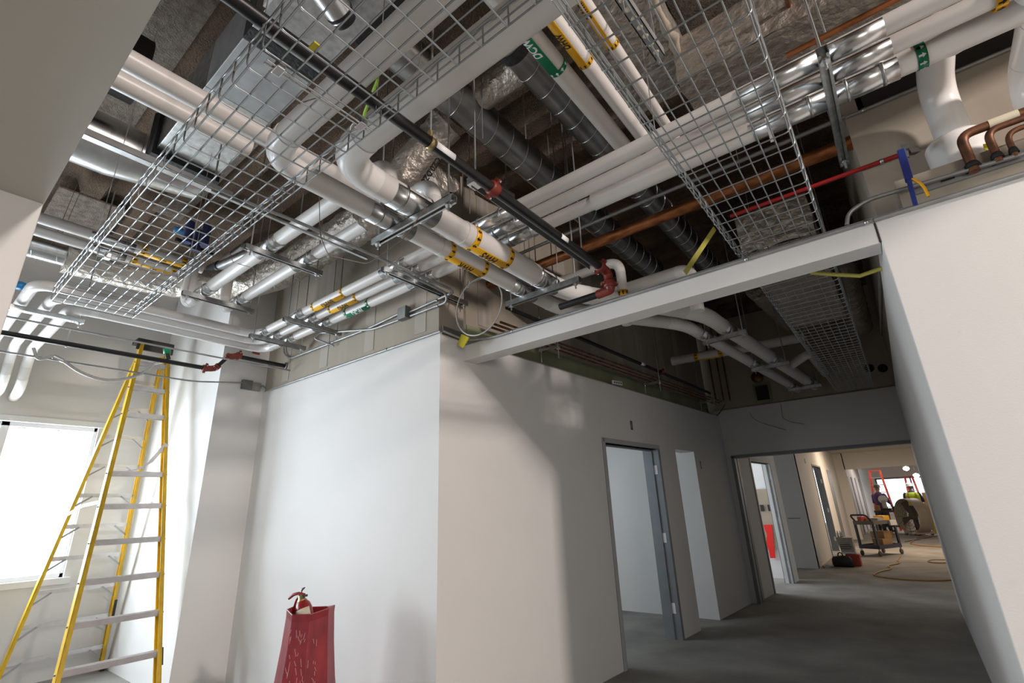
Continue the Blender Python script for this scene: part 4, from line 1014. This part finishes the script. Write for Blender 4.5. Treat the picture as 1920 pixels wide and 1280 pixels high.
for k in range(46):
    s_, z = random.uniform(-.12, .06), random.uniform(.45, .83); L = random.uniform(.012, .05); a = onstand(s_, z); b = onstand(s_ + random.uniform(-.008, .012), z - L)
    if a and b: sc.bar(a, b, .0018, .0015, view)
sc.build('scuff_marks', 'scratch', t)
c = V((SX - .055, SY - .03, .93)); ax = V((-.42, -.12, 1)).normalized()
t = thing('fire_extinguisher', 'small red fire extinguisher leaning in the red stand', 'fire extinguisher', c - ax * .38)
MB().lathe([(0, -.40), (.050, -.40), (.053, -.38), (.053, -.03), (.046, .0), (.03, .022), (.02, .03)], c, ax, 26).build('cylinder', 'extinguisher_red', t)
MB().shell(c - ax * .10, c - ax * .03, .0535, -1.2, 1.0, V((.7, -.7, 0)), .0006).build('paper_label', 'cream_label', t)
MB().lathe([(.030, .018), (.032, .026), (.024, .034), (.020, .058), (.016, .06), (0, .06)], c, ax, 18).build('valve_neck', 'brass', t)
h = c + ax * .06; lv = V((-1, -.35, 0)).normalized()
MB().tube([h + V((0, 0, .004)) - lv * .03, h + lv * .02 + V((0, 0, .012)), h + lv * .06 + V((0, 0, .004)), h + lv * .10 + V((0, 0, -.022))], [.009, .010, .011, .009], 10).build('lever', 'extinguisher_red', t)
MB().tube([h + lv * .01, h + lv * .035 + V((0, 0, -.03)), h + lv * .05 + V((0, 0, -.08)), h + lv * .045 + V((0, 0, -.11))], [.007, .008, .008, .006], 10).build('carry_handle', 'extinguisher_red', t)
MB().bar(h + V((0, 0, .01)), h + V((.012, 0, .045)), .006, .006).build('pin', 'black_plastic', t)
MB().bar(h + V((.005, 0, .03)), h + V((.035, 0, .05)), .012, .004).build('pin_tag', 'black_plastic', t)
MB().bar(h - lv * .005 + V((.0, 0, -.006)), h - lv * .05 + V((0, 0, .0)), .014, .014).build('nozzle', 'black_plastic', t)
# ------------------------------------------------------------------ beyond the corridor
t = thing('utility_cart', 'dark two shelf utility cart loaded with boxes on the far floor', 'cart', (-.92, 16.45, 0))
ca = math.radians(62); cx, cy = V((math.cos(ca), math.sin(ca), 0)), V((-math.sin(ca), math.cos(ca), 0)); co = V((-.90, 16.35, 0))
loc = lambda x, y, z: co + cx * x + cy * y + V((0, 0, z))


def lbox(mb, x0, x1, y0, y1, z0, z1): return mb.hexa([loc(x0, y0, z0), loc(x1, y0, z0), loc(x1, y1, z0), loc(x0, y1, z0), loc(x0, y0, z1), loc(x1, y0, z1), loc(x1, y1, z1), loc(x0, y1, z1)])


for z, nm in ((.17, 'lower_tray'), (.74, 'upper_tray')):
    mb = MB(); lbox(mb, -.46, .46, -.24, .24, z, z + .02)
    for s_ in (-1, 1): lbox(mb, -.46, .46, s_ * .24 - .012, s_ * .24 + .012, z, z + .09); lbox(mb, s_ * .46 - .012, s_ * .46 + .012, -.24, .24, z, z + .09)
    mb.build(nm, 'cart_blue' if z < .5 else 'cart_grey', t)
for x in (-.44, .44):
    for y in (-.22, .22):
        lbox(MB(), x - .03, x + .03, y - .02, y + .02, .2, .78).build('corner_post', 'cart_blue', t)
        p = loc(x, y, .065); w = MB().lathe([(0, -.016), (.06, -.016), (.065, -.01), (.065, .01), (.06, .016), (0, .016)], p, cy, 18).build('caster_wheel', 'fan_dark', t)
        MB().bar(p + V((0, 0, .01)), p + V((0, 0, .12)), .03, .04, cx).build('caster_fork', 'aluminium', w)
MB().tube(fil([loc(-.44, -.2, .82), loc(-.60, -.2, .98), loc(-.60, .2, .98), loc(-.44, .2, .82)], .08), .022, 10).build('push_handle', 'cart_blue', t)


def carton(label, a, b, z, m='cardboard', grp='boxes on the cart', name='cardboard_box', rz=0):
    mb = MB(); lbox(mb, a[0], b[0], a[1], b[1], z, z + a[2]); o = mb.solo(name, m, label, 'box', grp)
    return o


carton('open brown carton lying on the lower cart shelf, front', (-.18, -.2, .2), (.2, .05), .191)
carton('brown carton tilted on the lower cart shelf, rear', (.02, -.15, .16), (.4, .18), .392)
carton('yellow carton standing on the top cart shelf', (.12, -.18, .17), (.38, .06), .761, 'orange_tag')
carton('pale tool case on the top cart shelf beside the yellow carton', (-.16, -.2, .13), (.1, .1), .761, 'bucket', name='tool_case')
carton('white printed box hanging at the top shelf edge', (.16, -.30, .12), (.42, -.255), .70, 'frame_white', name='printed_box')
carton('red tool case at the back of the top cart shelf', (-.3, .12, .16), (.05, .22), .761, 'tool_red', name='tool_case')
# tool bag, red case and printed bucket
t = thing('tool_bag', 'black tool bag with a looped handle on the far floor', 'bag', (-1.50, 13.55, 0))
mb = MB(); P = []
for x, h0, w0 in ((-.19, .14, .07), (-.16, .20, .10), (0, .22, .11), (.15, .21, .10), (.19, .15, .07)): P.append((x, h0, w0))
vs2 = []
for x, h0, w0 in P:
    for k in range(12):
        a = 2 * PI * k / 12; vs2.append((-1.50 + x, 13.55 + w0 * max(-1, min(1, 1.25 * math.cos(a))), h0 * .5 + h0 * .5 * max(-1, min(1, 1.25 * math.sin(a)))))
mb.add(vs2, [(i * 12 + k, i * 12 + (k + 1) % 12, (i + 1) * 12 + (k + 1) % 12, (i + 1) * 12 + k) for i in range(4) for k in range(12)] + [tuple(range(12)), tuple(range(48, 60))], True)
mb.build('bag_body', 'tool_black', t)
MB().tube([(-1.56, 13.52, .21), (-1.545, 13.52, .27), (-1.51, 13.52, .29), (-1.475, 13.52, .27), (-1.46, 13.52, .21)], .012, 8).build('carry_handle', 'tool_black', t)
MB().box((-1.44, 13.70, 0), (-1.18, 13.98, .24)).solo('tool_case', 'tool_red', 'red tool case behind the black tool bag', 'case', bevel=.015)
t = thing('supply_bucket', 'printed grey bucket standing on the red tool case', 'bucket', (-1.36, 13.86, .24))
mb = MB(); mb.hexa([(-1.49, 13.74, .241), (-1.24, 13.74, .241), (-1.24, 13.98, .241), (-1.49, 13.98, .241), (-1.54, 13.70, .58), (-1.24, 13.70, .58), (-1.24, 14.0, .58), (-1.54, 14.0, .58)]); mb.build('bucket_body', 'bucket', t, .01)
MB().box((-1.50, 13.735, .245), (-1.225, 13.99, .30)).build('base_band', 'frame_white', t, .005)
for k in range(5): MB().box((-1.49, 13.715 - .002 + .0, .34 + .042 * k), (-1.30 + .02 * (k % 2), 13.725, .358 + .042 * k)).build('printed_line', 'fan_dark', t)
for k, x in enumerate((-1.50, -1.45, -1.42)): MB().lathe([(0, 0), (.022, 0), (.022, .09), (.01, .11), (.01, .14), (0, .14)], (x, 13.86 + .03 * k, .575), n=14).solo('spray_bottle', 'frame_white', ('small bottle in the printed bucket, leftmost', 'small bottle in the printed bucket, middle', 'small bottle in the printed bucket, right')[k], 'bottle', 'bottles in the bucket')
MB().tube([(-1.84, 13.2, .02), (-1.78, 13.25, .05), (-1.72, 13.3, .03), (-1.68, 13.38, .03)], .025, 8).solo('rag', 'bucket', 'crumpled grey rag on the floor at the warm wall corner', 'rag')
# drum fan
fc = V((-.10, 23.75, .64)); fx = V((-.82, -.57, 0)).normalized()
t = thing('drum_fan', 'large round beige drum fan on wheels in the far hall', 'fan', (fc.x, fc.y, 0))
MB().lathe([(.60, -.22), (.615, -.22), (.625, -.20), (.625, .20), (.615, .22), (.60, .22), (.60, -.22)], fc, fx, 44).build('drum', 'fan_beige', t)
gr = MB()
for rr0 in (.12, .22, .32, .42, .52, .60): gr.tube([fc + fx * .215 + (V((0, 0, 1)) * math.cos(a) + fx.cross(V((0, 0, 1))) * math.sin(a)) * rr0 for a in [2 * PI * k / 32 for k in range(32)]], .006, 5, closed=True)
for k in range(12):
    a = 2 * PI * k / 12; q = V((0, 0, 1)) * math.cos(a) + fx.cross(V((0, 0, 1))) * math.sin(a); gr.tube([fc + fx * .22 + q * .05, fc + fx * .22 + q * .6], .006, 5)
gr.build('wire_grille', 'fan_dark', t)
bl = MB()
for k in range(4):
    a = 2 * PI * k / 4 + .4; q = V((0, 0, 1)) * math.cos(a) + fx.cross(V((0, 0, 1))) * math.sin(a); q2 = fx.cross(q); bl.prism([fc + q * .1 - q2 * .06, fc + q * .55 - q2 * .16, fc + q * .55 + q2 * .12 + fx * .08, fc + q * .1 + q2 * .06 + fx * .04], fx * .008)
bl.lathe([(0, -.1), (.11, -.1), (.11, .06), (0, .08)], fc, fx, 20); bl.build('fan_blades', 'fan_dark', t)
sdx = fx.cross(V((0, 0, 1)))
for s_ in (-1, 1):
    a = fc - V((0, 0, fc.z - .10)) + sdx * s_ * .28; MB().bar(a - fx * .35, a + fx * .25, .06, .10).build('base_leg', 'fan_beige', t)
    for q in (-.3, .2): MB().lathe([(0, -.02), (.05, -.02), (.05, .02), (0, .02)], V((a.x, a.y, .05)) + fx * q, sdx, 14).build('wheel', 'fan_dark', t)
MB().tube([fc + V((0, 0, .62)) + sdx * -.1, fc + V((0, 0, .67)) + sdx * -.09, fc + V((0, 0, .67)) + sdx * .09, fc + V((0, 0, .62)) + sdx * .1], .01, 6).build('carry_handle', 'red_paint', t)


# ------------------------------------------------------------------ people
def person(label, base, face, top, arms, hat='hat_white', vest=False, scale=1.0):
    """standing figure grown from a joint skeleton; face = heading angle"""
    R_ = Matrix.Rotation(face, 3, 'Z'); b = V(base); k = scale
    P = lambda x, y, z: tuple((R_ @ V((x, y, z))) * k)
    J = [((0, 0, .95), .13), ((0, 0, 1.12), .125), ((0, .01, 1.30), .15), ((0, .01, 1.43), .13), ((0, .02, 1.50), .055), ((0, .03, 1.58), .06), ((0, .035, 1.66), .085), ((0, .03, 1.74), .07)]
    E = [(i, i + 1) for i in range(7)]
    for s_ in (-1, 1):
        n0 = len(J); e, h = arms[0 if s_ < 0 else 1]
        J += [((s_ * .19, .01, 1.40), .065), ((s_ * e[0], e[1], e[2]), .045), ((s_ * h[0], h[1], h[2]), .034), ((s_ * (h[0] - .005), h[1] + .04, h[2] - .05), .03)]
        E += [(3, n0), (n0, n0 + 1), (n0 + 1, n0 + 2), (n0 + 2, n0 + 3)]
        n1 = len(J); J += [((s_ * .10, 0, .88), .10), ((s_ * .11, .02, .49), .068), ((s_ * .12, -.01, .10), .045), ((s_ * .13, .13, .04), .04)]
        E += [(0, n1), (n1, n1 + 1), (n1 + 1, n1 + 2), (n1 + 2, n1 + 3)]
    t = thing('person', label, 'person', b)
    me = bpy.data.meshes.new('body'); me.from_pydata([P(*q[0]) for q in J], E, []); o = bpy.data.objects.new('body', me); COL.objects.link(o); o.parent = t; me.materials.append(MT['skin'])
    sk = o.modifiers.new('skin', 'SKIN')
    for q, vv in zip(J, me.skin_vertices[0].data): vv.radius = (q[1] * k, q[1] * k); vv.use_root = False
    me.skin_vertices[0].data[0].use_root = True
    sub = o.modifiers.new('smooth', 'SUBSURF'); sub.levels = 2; sub.render_levels = 2; sk.use_smooth_shade = True
    o['_o'] = tuple(b)
    WP = lambda x, y, z: b + V(P(x, y, z))
    def garment(nm, pts, rad, m, n=16, sq=(1.25, .85)):
        mb = MB(); vs = []
        for (x, y, z), rr0 in zip(pts, rad):
            for q in range(n): a = 2 * PI * q / n; vs.append(WP(x + rr0 * sq[0] * math.cos(a), y + rr0 * sq[1] * math.sin(a), z))
        mb.add(vs, [(i * n + q, i * n + (q + 1) % n, (i + 1) * n + (q + 1) % n, (i + 1) * n + q) for i in range(len(pts) - 1) for q in range(n)], True)
        return mb.build(nm, m, t)
    garment('shirt', [(0, 0, .90), (0, 0, 1.0), (0, .0, 1.12), (0, .01, 1.30), (0, .01, 1.42), (0, .015, 1.48), (0, .02, 1.52)], [.165, .165, .16, .185, .175, .10, .065], top)
    for s_ in (-1, 1):
        e, h = arms[0 if s_ < 0 else 1]
        MB().tube([WP(s_ * .16, .01, 1.43), WP(s_ * .20, .01, 1.38), WP(s_ * e[0], e[1], e[2]), WP(s_ * h[0], h[1], h[2])], [.08 * k, .085 * k, .062 * k, .048 * k], 12).build('sleeve', top, t)
        MB().tube([WP(s_ * .09, 0, .95), WP(s_ * .10, 0, .85), WP(s_ * .11, .02, .49), WP(s_ * .12, -.01, .09)], [.12 * k, .12 * k, .085 * k, .07 * k], 14).build('trouser_leg', 'trouser', t)
        MB().tube([WP(s_ * .12, -.06, .05), WP(s_ * .12, .0, .06), WP(s_ * .13, .16, .04)], [.045 * k, .055 * k, .04 * k], 10).build('boot', 'black_plastic', t)
    if hat:
        c = WP(0, .03, 1.70); MB().lathe([(.135, 0), (.135, .008), (.112, .01), (.115, .05), (.10, .10), (.06, .135), (0, .145)], c, n=24).build('hard_hat', hat, t)
        MB().hexa([WP(-.08, .12, 1.70), WP(.08, .12, 1.70), WP(.06, .185, 1.695), WP(-.06, .185, 1.695), WP(-.08, .12, 1.712), WP(.08, .12, 1.712), WP(.06, .185, 1.705), WP(-.06, .185, 1.705)]).build('hat_brim', hat, t)
    if vest:
        v = garment('safety_vest', [(0, 0, .98), (0, .0, 1.12), (0, .01, 1.30), (0, .01, 1.41), (0, .015, 1.47)], [.178, .175, .20, .19, .115], 'vest')
        for z, rr0 in ((1.06, .183), (1.14, .184)):
            g_ = garment('reflective_band', [(0, 0, z), (0, 0, z + .045)], [rr0, rr0 + .002], 'vest_stripe')
        for s_ in (-1, 1): MB().tube([WP(s_ * .13, -.165, 1.10), WP(s_ * .13, -.18, 1.30), WP(s_ * .11, -.15, 1.44)], .022 * k, 6).build('reflective_band', 'vest_stripe', t)
    nose = MB().tube([WP(0, .11, 1.665), WP(0, .135, 1.645), WP(0, .115, 1.635)], [.012, .015, .01], 8).build('nose', 'skin', t)
    for s_ in (-1, 1):
        MB().lathe([(0, -.006), (.009, 0), (0, .006)], WP(s_ * .032, .112, 1.672), R_ @ V((0, 1, 0)), 8).build('eye', 'black_ink', t); MB().lathe([(0, -.01), (.025, 0), (0, .012)], WP(s_ * .088, .03, 1.655), R_ @ V((1, 0, 0)), 10).build('ear', 'skin', t)
        e, h = arms[0 if s_ < 0 else 1]
        for q in range(5):
            d0 = (.02 * (q - 1.5)) if q < 4 else -.045; L = (.075, .085, .08, .065, .05)[q]
            MB().tube([WP(s_ * h[0] + d0 * .6, h[1] + .05, h[2] - .06), WP(s_ * h[0] + d0, h[1] + .075, h[2] - .06 - L * .6), WP(s_ * h[0] + d0, h[1] + .06, h[2] - .06 - L)], [.011, .010, .008], 7).build('finger', 'skin', t)
    return t


hang = ((.27, .02, 1.12), (.28, .10, .90)); work = ((.28, .06, 1.14), (.18, .30, 1.08))
person('person in a yellow safety vest and white hard hat seen from behind', (.06, 25.2, 0), 0, 'navy', (hang, work), vest=True)
person('person in dark clothes and hard hat by the red ladder', (-1.02, 25.6, 0), -.5, 'purple_cloth', (work, work), hat='fan_dark')
person('person bending low in dark clothes before the far window', (-.52, 27.5, -.38), .8, 'purple_cloth', (work, work), hat=None, scale=1.0) if False else None


def redladder(label, p0, p1, q0, q1, n):
    t = thing('step_ladder', label, 'ladder', ((p0[0] + p1[0]) / 2, p0[1], 0), 'red ladders')
    for a, b in ((p0, q0), (p1, q1)):
        MB().bar(a, b, .05, .08, (1, 0, 0)).build('front_rail', 'ladder_red', t); MB().bar((a[0], a[1] + .9, 0), b, .04, .05, (1, 0, 0)).build('rear_rail', 'ladder_red', t)
    for k in range(1, n):
        s_ = k / n; MB().bar(V(p0).lerp(V(q0), s_), V(p1).lerp(V(q1), s_), .07, .03).build('step', 'aluminium', t)
    MB().bar(q0, q1, .12, .04).build('top_cap', 'ladder_red', t)


redladder('tall red step ladder in front of the far window', (-1.35, 26.4, 0), (-.62, 26.4, 0), (-1.16, 26.9, 2.42), (-.80, 26.9, 2.42), 8)
redladder('smaller red step ladder seen behind the vest wearer', (-.12, 28.6, 0), (.42, 28.6, 0), (.0, 29.1, 2.15), (.26, 29.1, 2.15), 7)
t = thing('work_table', 'dark cluttered work table in front of the far window', 'table', (-.95, 24.75, 0))
MB().box((-1.25, 24.3, .78), (-.38, 24.95, .84)).build('table_top', 'shelf_dark', t); MB().box((-1.22, 24.33, .25), (-.42, 24.9, .29)).build('shelf', 'shelf_dark', t)
for x in (-1.2, -.44):
    for y in (24.36, 24.88): MB().box((x - .03, y - .03, 0), (x + .03, y + .03, .78)).build('leg', 'black_steel', t)
t = thing('chop_saw', 'white power saw standing on the dark work table', 'saw', (-.86, 24.6, .84))
MB().box((-1.02, 24.45, .842), (-.70, 24.8, .92)).build('saw_base', 'tool_black', t, .01); MB().box((-.95, 24.5, .92), (-.82, 24.7, 1.22)).build('saw_arm', 'bucket', t, .02); MB().lathe([(0, 0), (.15, 0), (.15, .08), (0, .08)], (-.88, 24.52, 1.25), (0, 1, 0), 22).build('saw_head', 'frame_white', t)
for n, (x0, x1, z0, z1, y0, m, lb) in enumerate(((-1.2, -1.05, .842, 1.02, 24.5, 'cardboard', 'brown carton at the left end of the work table'), (-.66, -.45, .842, .98, 24.5, 'tool_black', 'black case at the right end of the work table'), (-.62, -.44, .292, .62, 24.4, 'bucket', 'pale box with red print on the work table shelf'), (-1.1, -.75, .292, .5, 24.4, 'tool_black', 'dark case on the work table shelf'))):
    MB().box((x0, y0, z0), (x1, y0 + .3, z1)).solo('storage_box', m, lb, 'box', 'boxes on the work table', .01)
for n, (x, y, z) in enumerate(((.36, 26.0, 0), (.36, 26.0, .42), (.36, 26.0, .84), (.36, 26.0, 1.24))):
    MB().box((x + .02 * (n % 2), y, z + .002), (x + .6, y + .5, z + (.40 if n < 3 else .2))).solo('cardboard_box', 'cardboard', ('brown carton at the bottom of the stack right of the vest wearer', 'brown carton second from the floor right of the vest wearer', 'brown carton third from the floor right of the vest wearer', 'flat brown carton on top of the stack right of the vest wearer')[n], 'box', 'stacked cartons')
MB().tube([(.42, 24.6, .0), (.44, 24.6, .9)], .03, 10).solo('bollard_post', 'yellow_tape', 'yellow post beside the drum fan', 'post')
for n, (u, v) in enumerate(((1699, 878), (1718, 891))):
    p = at(u, v, y=25.0); t = thing('work_lamp', ('bright temporary lamp near the far opening head', 'bright temporary lamp nearest the corridor wall edge')[n], 'lamp', p, 'string of work lamps')
    MB().lathe([(0, -.09), (.08, -.05), (.10, 0), (.08, .05), (0, .08)], p, n=20).build('bulb', 'lamp_on', t); MB().tube([p + V((0, 0, .07)), (p.x, p.y, 2.9)], .006, 6).build('lamp_cord', 'black_plastic', t)


def cord(label, px, r, m, z=.012):
    return MB().tube(fil([V((q.x, q.y, z)) for q in [at(*p, z=0) for p in px]], .3, 5), r, 6).solo('extension_cord', m, label, 'cord', 'cords on the floor')


cord('orange brown extension cord zigzagging toward the corridor right wall', [(1688, 1044), (1682, 1052), (1690, 1056), (1662, 1062), (1676, 1067), (1650, 1072), (1636, 1079), (1655, 1083), (1700, 1088), (1750, 1090), (1790, 1088)], .012, 'orange_cord')
cord('thin brown cord looping on the floor near the fan', [(1768, 1004), (1720, 1008), (1705, 1020), (1730, 1024), (1775, 1026)], .012, 'orange_cord')
cord('thin dark hose lying across the floor before the fan', [(1697, 1016), (1730, 1010), (1765, 1003)], .018, 'steel_plate')
cord('thin cord curve on the floor at the right', [(1776, 1050), (1745, 1050), (1738, 1053), (1752, 1056), (1782, 1056)], .01, 'orange_cord')
# red cloth in the office window corner and a pole
cloth = MB(); px = [(1431, 984), (1447, 983), (1449, 1000), (1451, 1022), (1454, 1046), (1444, 1046), (1441, 1030), (1436, 1018), (1438, 1002)]
cloth.prism([at(u, v, y=11.232) for u, v in px], (0, .018, 0)); cloth.solo('caution_cloth', 'red_fabric', 'bright red cloth hanging inside the second doorway', 'cloth')
for n, u in enumerate((1453, 1458)):
    a = at(u - 24, 952, y=11.24); MB().box((a.x - .03, 11.225, a.z - .06), (a.x + .03, 11.249, a.z + .06)).solo('electrical_box', 'dark_void', ('dark outlet box on the panel inside the second doorway, left', 'dark outlet box on the panel inside the second doorway, right')[n], 'electrical box', 'panel outlet boxes') if n == 0 else MB().box((a.x + .06, 11.225, a.z - .06), (a.x + .12, 11.249, a.z + .06)).solo('electrical_box', 'dark_void', 'dark outlet box on the panel inside the second doorway, right', 'electrical box', 'panel outlet boxes')
MB().box((-2.3, 13.0, 1.02), (-2.05, 13.028, 1.035)).solo('grab_bar', 'steel_plate', 'thin dark bar on the grey wall beyond the opening', 'bar')
